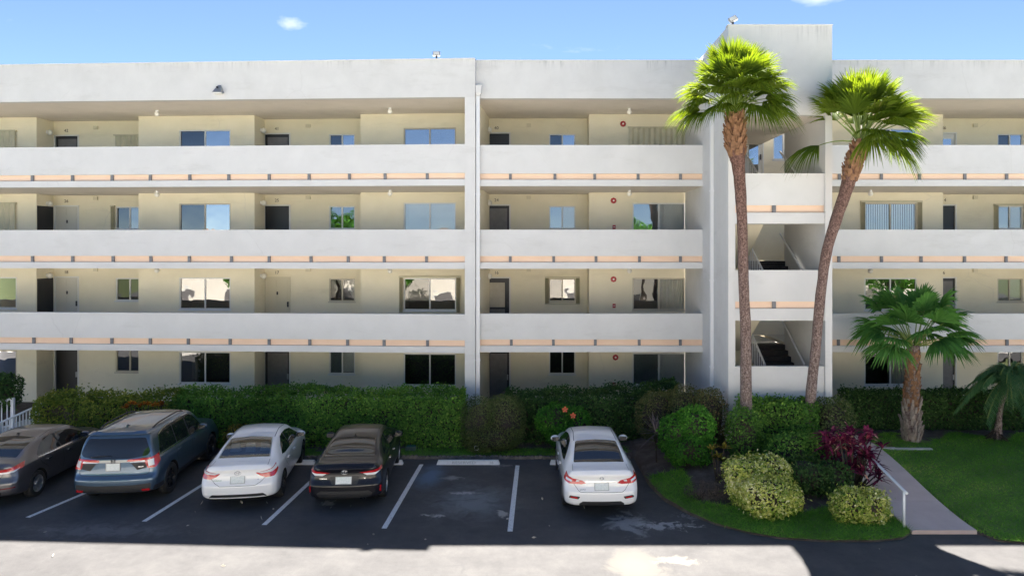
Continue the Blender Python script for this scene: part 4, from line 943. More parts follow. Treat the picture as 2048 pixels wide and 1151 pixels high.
p0 = gz(1614,903); d2 = min(p0.y, 19.75); p0 = Vector(((1616-VX)*d2/FPX, d2, float(zg((1616-VX)*d2/FPX, d2))))
pth = [p0, at(1621,800,d2), at(1632,690,d2), at(1641,590,d2), at(1652,510,d2), at(1672,440,d2), at(1694,375,d2), at(1706,335,d2), at(1716,305,d2), at(1722,280,d2)]
fr = [f for f in fr_set(72, 13, .92, .95, -.12, 1.5, 2.4, (.03,.85)) if not (math.sin(f[0]) > .1 and f[1] < .75)]
fr = [f for f in fr if not (math.cos(f[0]) < -.35 and f[1] < .75)]
fr += [(math.pi*1.02, .22, 1.15, 1.05, 2.2, .75, .30)]
fan_palm('tall_palm', 'leaning tall palm with a bent trunk and one low drooping frond', pth, [.155,.140,.135,.135,.142,.160,.180,.225,.235,.13], fr, 'sabal', 83, [(.72,.98,120,M['boot'],84,.17,.10,.4)])
pb = gz(1823,880); d3 = pb.y
pth = [pb, at(1822,850,d3), at(1823,810,d3), at(1825,760,d3), at(1827,690,d3)]
fan_palm('booted_palm', 'short fan palm with grey split leaf bases around its trunk on the lawn', pth, [.26,.24,.215,.20,.17], fr_set(28, 23, 1.08, 1.0, .16, 1.4, 2.7, (.25,.75)), 'fan', 85, [(.02,.55,110,M['bootgrey'],86,.28,.07,.34),(.45,.97,130,M['boot'],87,.16,.10,.35)], ws=.082, nsg=34)
# feather palm at the right edge
def feather_palm(name, label, base, h, nfr, ln, seed):
    o = empty(name, base, 0, label, 'palm tree'); S, rr = trunk('trunk', [(0,0,-.05),(.10,0,h*.5),(.38,0,h)], [.13,.07,.09], M['palmbark'], o, 10, seed, .06)
    rg = np.random.default_rng(seed); V = []; Fq = []; rn = []; mb = MB()
    for i in range(nfr):
        az = i*2.4+rg.normal(0,.2); el = lerp(1.35,-.15,(i+.5)/nfr); l = ln*rg.uniform(.85,1.1); d = np.array([math.cos(az)*math.cos(el), math.sin(az)*math.cos(el), math.sin(el)]); s = np.array([-math.sin(az), math.cos(az), 0]); P = []
        for t in np.linspace(0,1,26): P.append(S[-1]+d*l*t-np.array([0,0,1])*.75*l*t**2.1)
        mb.tube([tuple(q) for q in P[::3]], .011, 4); tone = rg.uniform(.2,.7)
        for j in range(3,26):
            ax = P[j]-P[j-1]; ax /= np.linalg.norm(ax)
            for sg in (-1,1):
                for q in (0,.5):
                    c = P[j]+(P[j]-P[j-1])*q; ld = unit((s*sg*1.+ax*.75+np.array([0,0,.12-.3*rg.random()]))[None])[0]; ll = .34*math.sin(min(1,(j+2)/14)*1.57)*(1-.45*(j/26)**3)*rg.uniform(.85,1.1); wv = np.cross(ld, [0,0,1.])*.011; b = len(V)
                    V += [c-wv, c+wv, c+ld*ll*.6+wv*.9-np.array([0,0,.02]), c+ld*ll*.6-wv*.9-np.array([0,0,.02]), c+ld*ll-np.array([0,0,.09])]
                    Fq += [[b,b+1,b+2,b+3],[b+3,b+2,b+4,b+4]]; rn += [np.clip(tone+rg.normal(0,.12),0,1)]*2
    Fq = np.array(Fq); V = np.array(V); T = np.concatenate([Fq[:,[0,1,2]], Fq[::2][:,[0,2,3]]]); rn = np.concatenate([np.array(rn), np.array(rn)[::2]])
    np_obj('crown', V, T, LM['pygmy'], o, rn); mb.build('leaf_ribs', M['petiole'], o)
    rg = random.Random(seed); tb = MB()
    for k in range(70):
        a = rg.uniform(0,6.28); rr_ = rg.uniform(.1,.42); tb.tube([(math.cos(a)*.08, math.sin(a)*.08, rg.uniform(.02,.3)), (math.cos(a)*rr_, math.sin(a)*rr_, .0)], [.012,.006], 4)
    tb.build('dry_skirt', M['bark'], o)
pb = gz(1994,878); feather_palm('feather_palm', 'small arching feather palm with a dry skirt in front of the clipped hedge', tuple(pb), 1.8, 60, 1.42, 91)
# ================================================================== cars
def paint(name, col, metal=0., rough=.28):
    m = mat(name, col, rough, metal, .5, 1.)
    return m
M['tyre'] = mat('tyre_rubber', (.018,.018,.019), .75); M['blackplastic'] = mat('black_plastic', (.022,.022,.024), .5); M['chrome'] = mat('chrome', (.75,.76,.78), .12, 1.)
M['gap'] = mat('panel_gap', (.02,.02,.022), .7); M['lensred'] = mat('red_lens', (.50,.012,.016), .12, 0, .6, 1.); M['lensdark'] = mat('dark_red_lens', (.20,.008,.012), .12, 0, .6, 1.); M['lenswhite'] = mat('clear_lens', (.70,.70,.71), .12, 0, .6, 1.)
M['carglass'] = mat('tinted_car_glass', (.012,.014,.017), .03, 0, .8, 0.); M['carglassclear'] = glassmat('clear_car_glass', (.62,.68,.66), .10, .0)
M['rimsilver'] = mat('silver_rim', (.55,.56,.58), .28, .85); M['rimblack'] = mat('black_rim', (.02,.02,.022), .35, .3); M['cabin'] = mat('car_interior', (.06,.055,.055), .9); M['headrest'] = mat('grey_headrest', (.40,.42,.44), .8)
M['plate'] = mottled('plate_white', (.62,.68,.66), (.78,.80,.80), 30., .4); M['underbody'] = mat('underbody', (.012,.012,.013), .9)
SEG = [4, 3, 4, 4, 5, 3, 6, 4, 5, 5]
def car_mesh(S):
    X = S['x']; L_ = X[-1]; xs = np.unique(np.concatenate([np.linspace(0,.25,12), np.linspace(.25,L_-.3,84), np.linspace(L_-.3,L_,12)]))
    pr = {k: pchip(X, S[k], xs) for k in ('top','belt','wt','wb','wm','crown')}; zb0 = S.get('zb', .24)
    rows = []
    for i, x in enumerate(xs):
        top, belt, wt, wb, wm, cr = (pr[k][i] for k in ('top','belt','wt','wb','wm','crown'))
        e = min(x, (L_-x)); f = 1-.055*max(0, 1-e/.16)**2; wt, wb, wm = wt*f, wb*f, wm*f
        zb = zb0+.10*max(0,1-x/.5)**1.5*S.get('tuck',.6)+.05*max(0,1-(L_-x)/.4)
        belt = max(belt, zb+.3); rail = max(top-cr, belt+.05)
        P = [(0,zb),(wm-.13,zb),(wm-.035,zb+.05),(wm-.005,zb+.20),(wm,lerp(zb,belt,.62)),(wb+.006,belt-.03),(wb-.028,belt+.018),((wb-.028)*.5+wt*.5+.012,(belt+.018)*.5+rail*.5),(wt,rail),(wt*.80,rail+(top-rail)*.55),(0,top)]
        P = np.array(P); t = np.concatenate([[0], np.cumsum(np.hypot(*(np.diff(P,axis=0).T)))]); ti = np.concatenate([np.linspace(t[k],t[k+1],SEG[k],endpoint=False) for k in range(10)]+[[t[-1]]])
        rows.append(np.column_stack([np.full(len(ti), x), pchip(t, P[:,0], ti), pchip(t, P[:,1], ti)]))
    A = np.array(rows); ns, m_, _ = A.shape; rz = S['rear']; zk = [p[0] for p in rz]; rv = [p[1] for p in rz]
    def disp(V):
        V = V.copy(); x, y, z = V[:,0], V[:,1], V[:,2]; Rr = pchip(zk, rv, np.clip(z, zk[0], zk[-1]))+S.get('plan',.13)*(np.abs(y)/S['W2'])**2.4
        xr = .75; V[:,0] = x+np.where(x < xr, Rr*np.clip(1-x/xr,0,1)**2, 0); xf = L_-x; Rf = .22*(np.abs(y)/S['W2'])**2.4+.10*np.clip((z-.5)/.4,0,1)
        V[:,0] -= np.where(xf < .9, Rf*np.clip(1-xf/.9,0,1)**2, 0); return V
    V = list(map(tuple, disp(A.reshape(-1,3)))); n0 = ns*m_; Bm = A.reshape(-1,3)*np.array([1,-1,1]); V += list(map(tuple, disp(Bm)))
    F = []
    for i in range(ns-1):
        for j in range(m_-1):
            a = i*m_+j; F.append((a, a+1, a+m_+1, a+m_)); a += n0; F.append((a, a+m_, a+m_+1, a+1))
    nc = 18
    for (si, fl) in ((0,False),(ns-1,True)):
        b = len(V); G_ = []
        for j in range(m_):
            for k in range(nc+1): G_.append((A[si,j,0], A[si,j,1]*(1-2*k/nc), A[si,j,2]))
        V += list(map(tuple, disp(np.array(G_))))
        for j in range(m_-1):
            for k in range(nc):
                q = (b+j*(nc+1)+k, b+j*(nc+1)+k+1, b+(j+1)*(nc+1)+k+1, b+(j+1)*(nc+1)+k); F.append(q if not fl else q[::-1])
    bm = bmesh.new(); vs = [bm.verts.new(v) for v in V]
    for f in F:
        try: bm.faces.new([vs[i] for i in f])
        except ValueError: pass
    bmesh.ops.remove_doubles(bm, verts=bm.verts, dist=.0006); bmesh.ops.dissolve_degenerate(bm, dist=.0003, edges=bm.edges); bmesh.ops.recalc_face_normals(bm, faces=bm.faces)
    me = bpy.data.meshes.new('body'); bm.to_mesh(me); bvh = BVHTree.FromBMesh(bm); bm.free(); return me, bvh
RT = math.sqrt(.5)
def ray(proj, u, v):
    if proj == 'top': return Vector((u,v,4)), Vector((0,0,-1))
    if proj == 'rear': return Vector((-3,u,v)), Vector((1,0,0))
    if proj == 'R': return Vector((u,-4,v)), Vector((0,1,0))
    if proj == 'L': return Vector((u,4,v)), Vector((0,-1,0))
    a = math.radians(38)
    if proj == 'dR': d = Vector((math.cos(a),math.sin(a),0)); t = Vector((math.sin(a),-math.cos(a),0)); return t*u-d*4+Vector((0,0,v)), d
    if proj == 'dL': d = Vector((math.cos(a),-math.sin(a),0)); t = Vector((math.sin(a),math.cos(a),0)); return t*u-d*4+Vector((0,0,v)), d
def dpt(x, y):      # tangent coordinate of a corner point for the diagonal projection
    a = math.radians(38); return x*math.sin(a)+abs(y)*math.cos(a)
def resample(P, s, closed=True):
    out = []; n = len(P)
    for i in range(n if closed else n-1):
        a, b = Vector(P[i]), Vector(P[(i+1)%n]); k = max(1, int((b-a).length/s)); out += [a.lerp(b, j/k) for j in range(k)]
    if not closed: out.append(Vector(P[-1]))
    return out
def rounded(P, r=.04, n=4):
    out = []
    for i in range(len(P)):
        a, b, c = Vector(P[i-1]), Vector(P[i]), Vector(P[(i+1)%len(P)]); u, v = (a-b), (c-b); k = min(r, u.length*.45, v.length*.45); p, q = b+u.normalized()*k, b+v.normalized()*k
        for j in range(n+1): t = j/n; out.append(p*(1-t)**2+b*2*t*(1-t)+q*t*t)
    return out
def panel(C, name, poly, proj, mt, off=.006, s=.04, parent=None, thick=.012, rnd=.0):
    if rnd: poly = rounded([Vector(p) for p in poly], rnd)
    B2 = resample([Vector(p) for p in poly], s); x0, x1 = min(p.x for p in B2), max(p.x for p in B2); y0, y1 = min(p.y for p in B2), max(p.y for p in B2); pts = list(B2); nb = len(B2)
    ins = []; x = x0+s/2
    def inside(p):
        c = False; j = nb-1
        for i in range(nb):
            a, b = B2[i], B2[j]
            if (a.y > p.y) != (b.y > p.y) and p.x < (b.x-a.x)*(p.y-a.y)/(b.y-a.y)+a.x: c = not c
            j = i
        return c
    while x < x1:
        y = y0+s/2
        while y < y1:
            p = Vector((x,y))
            if inside(p) and min((p-b).length for b in B2) > s*.4: pts.append(p)
            y += s
        x += s
    vv, _, ff, *_ = delaunay_2d_cdt(pts, [(i,(i+1)%nb) for i in range(nb)], [], 1, 1e-6)
    V = []; Nv = []; ok = []
    for p in vv:
        o_, d = ray(proj, p.x, p.y); h, nn, _, _ = C['bvh'].ray_cast(o_, d)
        if h is None: V.append(Vector((0,0,0))); Nv.append(d); ok.append(False)
        else:
            if nn.dot(d) > 0: nn = -nn
            V.append(h+nn*off); Nv.append(nn); ok.append(True)
    F = [tuple(f) for f in ff if all(ok[i] for i in f)]; ec = {}
    for f in F:
        for i in range(len(f)): e = (f[i], f[(i+1)%len(f)]); ec[tuple(sorted(e))] = ec.get(tuple(sorted(e)),0)+1
    n = len(V); V2 = V+[V[i]-Nv[i]*thick for i in range(n)]; F2 = list(F)+[(a,b,b+n,a+n) for (a,b),c in ec.items() if c == 1]
    me = bpy.data.meshes.new(name); me.from_pydata([tuple(v) for v in V2], [], F2); bm = bmesh.new(); bm.from_mesh(me)
    loose = [v for v in bm.verts if not v.link_faces]; bmesh.ops.delete(bm, geom=loose, context='VERTS'); bmesh.ops.recalc_face_normals(bm, faces=bm.faces); bm.to_mesh(me); bm.free()
    o = link(name, me, mt, parent or C['root'], False); o.data.polygons.foreach_set('use_smooth', [True]*len(o.data.polygons))
    o.data.set_sharp_from_angle(angle=.7); return o
def seam(C, name, pts, proj, mt, wd=.009, off=.003, parent=None, closed=False):
    P = resample([Vector(p) for p in pts], .05, closed); 
    if closed: P.append(P[0])
    V = []; F = []
    for i, p in enumerate(P):
        t = (P[min(i+1,len(P)-1)]-P[max(i-1,0)]).normalized(); nrm = Vector((-t.y,t.x))*wd/2; row = []
        for q in (p-nrm, p+nrm):
            o_, d = ray(proj, q.x, q.y); h, nn, _, _ = C['bvh'].ray_cast(o_, d)
            if h is None: row = None; break
            if nn.dot(d) > 0: nn = -nn
            row.append(h+nn*off)
        if row is None: continue
        V += row
        if len(V) >= 4: b = len(V)-4; F.append((b,b+1,b+3,b+2))
    return MB().add(V, F).build(name, mt, parent or C['root']) if F else None
def wheel(C, x, y, r, rimm, style, w_=.21):
    sg = 1 if y > 0 else -1; T = lambda a,b,z: (a, z*sg, b)
    prof = [(r*.66,-w_/2+.01),(r*.70,-w_/2),(r*.93,-w_/2),(r*.985,-w_/2+.025),(r,-w_/2+.05),(r,w_/2-.05),(r*.985,w_/2-.025),(r*.93,w_/2),(r*.70,w_/2+.004),(r*.66,w_/2-.012)]
    ro = .66*r; mb = MB(); mb.lathe([(ro,w_/2-.012),(ro*.95,w_/2-.02),(ro*.90,w_/2-.07),(ro*.88,-w_/2+.02)], 28, T)
    k = {'ten':10,'five':5,'seven':7,'cover':9}[style]; z1 = w_/2-.022
    for i in range(k):
        a = 6.283*i/k; c, s = math.cos(a), math.sin(a); h = .055 if style == 'five' else .026; P = []
        for (rr, hw, z) in ((.03,h*1.2,z1-.02),(ro*.94,h*.8,z1)):
            for q in (-hw, hw): P.append(T(rr*c-q*s, rr*s+q*c, z))
        for (rr, hw, z) in ((.03,h*1.2,z1-.06),(ro*.94,h*.8,z1-.05)):
            for q in (-hw, hw): P.append(T(rr*c-q*s, rr*s+q*c, z))
        mb.add(P, [(0,1,3,2),(4,6,7,5),(0,4,5,1),(2,3,7,6),(0,2,6,4),(1,5,7,3)])
    mb.lathe([(.0001,z1+.004),(.05,z1+.002),(.062,z1-.03),(.0001,z1-.03)], 14, T); mb.lathe([(ro*.90,z1-.10),(.0001,z1-.10)], 20, T)
    o = mb.build('wheel', rimm, C['root'], loc=(x,y,r)); MB().lathe(prof, 32, T).build('tyre', M['tyre'], o, True); return o
def apply_bool(o, cutter):
    md = o.modifiers.new('cut','BOOLEAN'); md.operation = 'DIFFERENCE'; md.object = cutter; md.solver = 'EXACT'
    dg = bpy.context.evaluated_depsgraph_get(); me = bpy.data.meshes.new_from_object(o.evaluated_get(dg), preserve_all_data_layers=True, depsgraph=dg); o.modifiers.clear()
    if len(me.polygons) > 500: o.data = me
    bpy.data.objects.remove(cutter)
def car(name, label, S, pxr, yaw, pm, group='cars parked nose-in along the hedge'):
    root = empty(name, pxr, math.pi/2+yaw, label, 'car', group); me, bvh = car_mesh(S); C = {'root':root,'bvh':bvh,'S':S}
    me.materials.append(pm); me.materials.append(M['underbody']); bo = bpy.data.objects.new('body', me); COL.objects.link(bo); cb = MB(); r = S['wr']
    for x in S['ax']:
        for sg in (-1,1):
            a = S['W2']-.26; Tc = lambda p,q,z: (x+p, z*sg, r+.005+q); b = len(cb.v); n = 36; ra = r+.048
            for z in (a, S['W2']+.2): cb.v += [Tc(ra*math.cos(6.283*k/n), ra*math.sin(6.283*k/n), z) for k in range(n)]
            cb.f += [(b+k,b+(k+1)%n,b+n+(k+1)%n,b+n+k) for k in range(n)]+[tuple(b+k for k in range(n)),tuple(b+n+n-1-k for k in range(n))]
    cut = cb.build('cutter', M['underbody']); cut.data.materials.clear(); cut.data.materials.append(M['underbody']); cut.data.materials.append(M['underbody']); apply_bool(bo, cut)
    if 'glasshole' in S:
        g = panel(C, 'hole', S['rearglass'], 'top', M['cabin'], .0, .06, None, .0, .05); V = [v.co.copy() for v in g.data.vertices]; F = [tuple(p.vertices) for p in g.data.polygons]; bpy.data.objects.remove(g)
        c0 = sum(V, Vector())/len(V); nn = Vector((-.45,0,.9)).normalized(); cm = MB(); k = len(V); Vs = [c0+(v-c0)*.955 for v in V]; cm.v = [tuple(v+nn*.08) for v in Vs]+[tuple(v-nn*.30) for v in Vs]; ec = {}
        # rebuild a closed prism
        for f in F:
            for i in range(len(f)): e = tuple(sorted((f[i],f[(i+1)%len(f)]))); ec[e] = ec.get(e,0)+1
        cm.f = F+[tuple(i+k for i in f[::-1]) for f in F]+[(a,b,b+k,a+k) for (a,b),c in ec.items() if c == 1]
        me2 = bpy.data.meshes.new('c'); me2.from_pydata(cm.v, [], cm.f); b2 = bmesh.new(); b2.from_mesh(me2); bmesh.ops.remove_doubles(b2, verts=b2.verts, dist=.0005); bmesh.ops.delete(b2, geom=[v for v in b2.verts if not v.link_faces], context='VERTS'); bmesh.ops.recalc_face_normals(b2, faces=b2.faces); b2.to_mesh(me2); b2.free()
        cut = link('cutter2', me2, M['cabin']); cut.data.materials.clear(); [cut.data.materials.append(M['cabin']) for _ in range(3)]; 
        bo.data.materials.append(M['cabin'])
        for p in cut.data.polygons: p.material_index = 2
        apply_bool(bo, cut)
        for (y, z) in S['glasshole']: 
            hb = MB(); hb.add([(1.24,y-.12,z-.10),(1.24,y+.12,z-.10),(1.30,y+.10,z+.10),(1.30,y-.10,z+.10),(1.34,y-.12,z-.10),(1.34,y+.12,z-.10),(1.36,y+.10,z+.10),(1.36,y-.10,z+.10)], [(0,1,2,3),(7,6,5,4),(0,4,5,1),(1,5,6,2),(2,6,7,3),(3,7,4,0)]); hb.build('headrest', M['headrest'], root)
    bo.parent = root; bo.data.polygons.foreach_set('use_smooth', [True]*len(bo.data.polygons)); bo.data.set_sharp_from_angle(angle=.65)
    # glass
    gm = M['carglass']
    panel(C, 'rear_window', S['rearglass'], S.get('rgproj','top'), M['carglassclear'] if 'glasshole' in S else gm, .004, .05, None, .01, .05)
    panel(C, 'windshield', S['windshield'], 'top', gm, .004, .07, None, .01, .06)
    for sd in ('R','L'):
        for poly in S['sideglass']: panel(C, 'side_window', poly, sd, S.get('sgmat', gm), .004, .05, None, .01, .03)
        for poly in S.get('pillars', []): panel(C, 'pillar_trim', poly, sd, M['blackplastic'], .003, .05, None, .008)
        for ln in S.get('sideseams', []): seam(C, 'door_seam', ln, sd, M['gap'], .008)
        for (ln, wd, mt, nm) in S.get('sidetrim', []): seam(C, nm, ln, sd, M[mt], wd, .010)
        for (x, z) in S.get('handles', []): panel(C, 'door_handle', [(x-.09,z-.012),(x+.09,z-.010),(x+.09,z+.014),(x-.09,z+.014)], sd, M[S.get('hmat','chrome')] if S.get('hmat') != 'body' else pm, .03, .05, None, .04, .01)
    for ln, wd in S.get('roofseams', []):
        for sg in (-1,1): seam(C, 'roof_seam', [(x,y*sg) for x,y in ln], 'top', M['gap'], wd)
    # tail lamps: outlines in (corner tangent, height)
    for sd in ('dR','dL'):
        for (nm, poly, mt, off) in S['lamps']: panel(C, nm, [(dpt(x,y),z) for (x,y,z) in poly], sd, M[mt], off, .035, None, .02, .0)
    for (nm, poly, mt, off, rd) in S['rearpanels']:
        panel(C, nm, poly, 'rear', pm if mt == 'paint' else M[mt], off, .05, None, .02, rd)
    for (ln, wd) in S.get('rearseams', []): seam(C, 'trunk_seam', ln, 'rear', M['gap'], wd)
    for (ln, wd) in S.get('topseams', []): seam(C, 'trunk_seam', ln, 'top', M['gap'], wd)
    # mirrors
    mx, mz = S['mirror']
    for sg in (-1,1):
        h, nn, _, _ = bvh.ray_cast(Vector((mx,3*sg,mz)), Vector((0,-sg,0))); y = (h.y if h else .85*sg); mb = MB()
        sphere_e2(mb, (mx, y+sg*.155, mz+.03), (.085,.125,.082)); mo = mb.build('side_mirror', pm if S.get('mirpaint', True) else M['blackplastic'], root, True)
        MB().box(mx-.03,mx+.04,min(y-sg*.03,y+sg*.1),max(y-sg*.03,y+sg*.1),mz-.05,mz-.01).build('mirror_foot', M['blackplastic'], mo)
        MB().add([(mx-.088,y+sg*.06,mz-.03),(mx-.088,y+sg*.25,mz-.02),(mx-.085,y+sg*.25,mz+.075),(mx-.085,y+sg*.06,mz+.085)], [(0,1,2,3)]).build('mirror_glass', M['carglass'], mo)
    for x in S['ax']:
        for sg in (-1,1): wheel(C, x, sg*(S['W2']-.115), r, M[S['rim'][0]], S['rim'][1])
    return C
def sphere_e2(mb, c, r, n=14, k=8): mb.lathe([(math.sin(math.pi*i/k)+1e-3, -math.cos(math.pi*i/k)) for i in range(k+1)], n, lambda x,y,z: (c[0]+x*r[0], c[1]+y*r[1], c[2]+z*r[2]))
def on_rear(C, y, z, off=.008):
    o_, d = ray('rear', y, z); h, nn, _, _ = C['bvh'].ray_cast(o_, d); nn = nn if nn.dot(d) < 0 else -nn; return h+nn*off, nn
def rear_frame(C, y, z, off=.008):
    p, nn = on_rear(C, y, z, off); Z = nn; X = Vector((0,-1,0)); X = (X-Z*X.dot(Z)).normalized(); Y = Z.cross(X); return Matrix(((X.x,Y.x,Z.x,p.x),(X.y,Y.y,Z.y,p.y),(X.z,Y.z,Z.z,p.z),(0,0,0,1)))
def ringpts(mb, Mx, cx, cy, rx, ry, t=.006, n=22):
    mb.tube([tuple(Mx @ Vector((cx+rx*math.cos(6.283*k/n), cy+ry*math.sin(6.283*k/n), .004))) for k in range(n+1)], t, 5, False)
def emblem(C, kind, y, z, s=.075, mt='chrome'):
    Mx = rear_frame(C, y, z, .006); mb = MB()
    if kind == 'ellipses': ringpts(mb, Mx, 0, 0, s, s*.68); ringpts(mb, Mx, 0, .0, s*.36, s*.62); ringpts(mb, Mx, 0, s*.28, s*.66, s*.32)
    if kind == 'ringbar': ringpts(mb, Mx, 0, 0, s*.8, s*.72); mb.tube([tuple(Mx @ Vector((-s,0,.006))), tuple(Mx @ Vector((s,0,.006)))], .010, 6)
    if kind == 'hmark':
        w_ = s*.8; Q = [(-w_,s*.75),(w_,s*.75),(w_*.85,-s*.75),(-w_*.85,-s*.75)]
        for i in range(4): a, b = Q[i], Q[(i+1)%4]; mb.tube([tuple(Mx @ Vector((*a,.004))), tuple(Mx @ Vector((*b,.004)))], .007, 5)
        for sg in (-1,1): mb.tube([tuple(Mx @ Vector((sg*w_*.62,s*.55,.004))), tuple(Mx @ Vector((sg*w_*.42,0,.004))), tuple(Mx @ Vector((sg*w_*.52,-s*.55,.004)))], .009, 5)
        mb.tube([tuple(Mx @ Vector((-w_*.42,0,.004))), tuple(Mx @ Vector((w_*.42,0,.004)))], .009, 5)
    mb.build('emblem', M[mt], C['root'], True)
def plate(C, y, z, w_=.31, h=.155):
    Mx = rear_frame(C, y, z, .014); b = MB().box(-w_/2,w_/2,-h/2,h/2,-.01,.0); b.v = [tuple(Mx @ Vector(v)) for v in b.v]; o = b.build('license_plate', M['plate'], C['root'])
    f = MB(); hood(f, lambda u,v,zz: tuple(Mx @ Vector((u,zz,v))), -w_/2-.012, w_/2+.012, 0, -h/2-.012, h/2+.012, .012, -.012, .006); f.build('plate_frame', M['metal'], o)
def badge(C, txt, y, z, s=.036):
    text_obj('badge', txt, s, M['chrome'], C['root'], rear_frame(C, y, z, .006), .003, 1.15)
def fin(C, x, pm):
    h, nn, _, _ = C['bvh'].ray_cast(Vector((x,0,4)), Vector((0,0,-1))); z = h.z-.01
    MB().add([(x-.07,-.022,z),(x+.10,-.018,z),(x+.10,.018,z),(x-.07,.022,z),(x-.075,-.005,z+.06),(x-.03,-.006,z+.065),(x-.03,.006,z+.065),(x-.075,.005,z+.06)], [(0,1,5,4),(1,2,6,5),(2,3,7,6),(3,0,4,7),(4,5,6,7)]).build('antenna_fin', pm, C['root'])

def sedan(L_=4.63, W=1.78, H=1.455, deck=1.07, roofx=2.15, tail=.62, rise=1.52, lip=.03, belt=.93, fast=0.):
    k = L_/4.63; W2 = W/2
    S = {'W2':W2, 'x':[0,.10,.34,tail,tail+.42,rise,roofx,2.75*k,3.25*k,3.62*k,4.1*k,4.45*k,L_],
     'top':[deck-.09,deck-.03+lip,deck+.005,deck+.045,deck+.045+(H-.05-deck)*.50,H-.055,H,H-.04,H-.235,belt+.13,belt+.06,belt-.06,belt-.22],
     'belt':[belt-.13,belt-.08,belt-.02,belt+.005,belt+.015,belt+.02,belt,belt-.015,belt-.035,belt-.05,belt-.08,belt-.17,belt-.33],
     'wt':[W2-.22,W2-.20,W2-.20,W2-.215,W2-.27,W2-.315,W2-.325,W2-.31,W2-.255,W2-.20,W2-.20,W2-.26,W2-.36],
     'wb':[W2-.13,W2-.075,W2-.045,W2-.035,W2-.03,W2-.03,W2-.03,W2-.03,W2-.035,W2-.04,W2-.07,W2-.14,W2-.26],
     'wm':[W2-.07,W2-.03,W2-.006,W2,W2,W2,W2,W2,W2,W2-.005,W2-.02,W2-.06,W2-.2],
     'crown':[.045,.04,.04,.045,.05,.055,.055,.055,.055,.05,.06,.07,.07],
     'rear':[(.2,.12),(.30,.035),(.40,.0),(.58,.0),(.66,.035),(.74,.065),(.88,.075),(.98,.05),(1.06,.055),(1.3,.06)],
     'ax':(.98*k,3.70*k), 'wr':.32, 'mirror':(3.02*k,belt+.08)}
    g0, g1 = tail+.03, rise-.06
    S['rearglass'] = [(g0,-(W2-.27)),(g1,-(W2-.375)),(g1+.03,0),(g1,W2-.375),(g0,W2-.27),(g0-.045,0)]
    a, b = 2.80*k, 3.50*k; S['windshield'] = [(a,-(W2-.36)),(b,-(W2-.25)),(b+.08,0),(b,W2-.25),(a,W2-.36),(a-.03,0)]
    zt = H-.125; zs = belt+.045
    S['sideglass'] = [[(tail+.52,zs+.03),(tail+.78,zs+.19),(tail+1.08,zt-.02),(roofx-.18,zt+.012),(roofx-.10,zs-.005),(tail+.75,zs+.005)], [(roofx-.05,zs-.005),(roofx-.12,zt+.012),(roofx+.2,zt+.005),(roofx+.62,zt-.06),(3.35*k,zs+.03),(3.30*k,zs-.015)]]
    S['sideseams'] = [[(roofx-.075,zs-.03),(roofx-.06,.62),(roofx-.10,.33)], [(3.42*k,zs-.06),(3.46*k,.62),(3.38*k,.33)], [(tail+.50,zs-.02),(tail+.62,.80),(tail+.88,.62)]]
    S['pillars'] = [[(roofx-.19,zt+.01),(roofx-.11,zt+.01),(roofx-.04,zs-.005),(roofx-.11,zs-.005)]]
    S['handles'] = [(tail+.92,belt-.105),(roofx+.22,belt-.115)]
    S['roofseams'] = [([(g1+.06,W2-.345),(roofx,W2-.375),(2.72*k,W2-.355)],.014)]
    return S
def ground_at(px, py): p = gp(px, py); return (p.x, p.y, 0)
def rearpos(pxc, s): d = FPX/s; return ((pxc-VX)/s, d, 0)

# white sedan beside the SUV (clear upper tail lamps, headrests seen through the rear window)
PW = paint('white_car_paint', (.84,.84,.84))
S = sedan(4.64, 1.775, 1.455, 1.06); S['rim'] = ('rimblack','cover'); S['hmat'] = 'body'; S['glasshole'] = [(.36,1.18),(0,1.155),(-.36,1.18)]; S['sgmat'] = M['carglass']
S['lamps'] = [('taillight',[(.10,.40,.875),(.20,.72,.935),(.42,.84,.985),(.40,.86,.88),(.20,.80,.755),(.13,.62,.745),(.10,.50,.80)],'lensred',.012),
              ('reverse_lamp',[(.10,.43,.882),(.20,.72,.925),(.40,.84,.970),(.39,.86,.915),(.20,.76,.865),(.11,.52,.855)],'lenswhite',.018)]
S['rearpanels'] = [('bumper_valance',[(-.66,.33),(-.58,.40),(.58,.40),(.66,.33),(.60,.26),(-.60,.26)],'blackplastic',.006,.02),('trunk_trim',[(-.34,.835),(.34,.835),(.36,.815),(-.36,.815)],'paint',.016,.005)]
S['rearseams'] = [([(-.66,.80),(-.52,.66),(-.40,.595),(.40,.595),(.52,.66),(.66,.80)],.008)]; S['topseams'] = [([(.18,.66),(.55,.63)],.008),([(.18,-.66),(.55,-.63)],.008)]
C = car('parked_car', 'white sedan with clear-topped red tail lamps and visible headrests beside the blue SUV', S, rearpos(474,84.3), math.radians(8.5), PW)
plate(C, 0, .73); emblem(C, 'ellipses', 0, .885, .07); badge(C, 'COROLLA', .46, .72); badge(C, 'LE', -.46, .72)

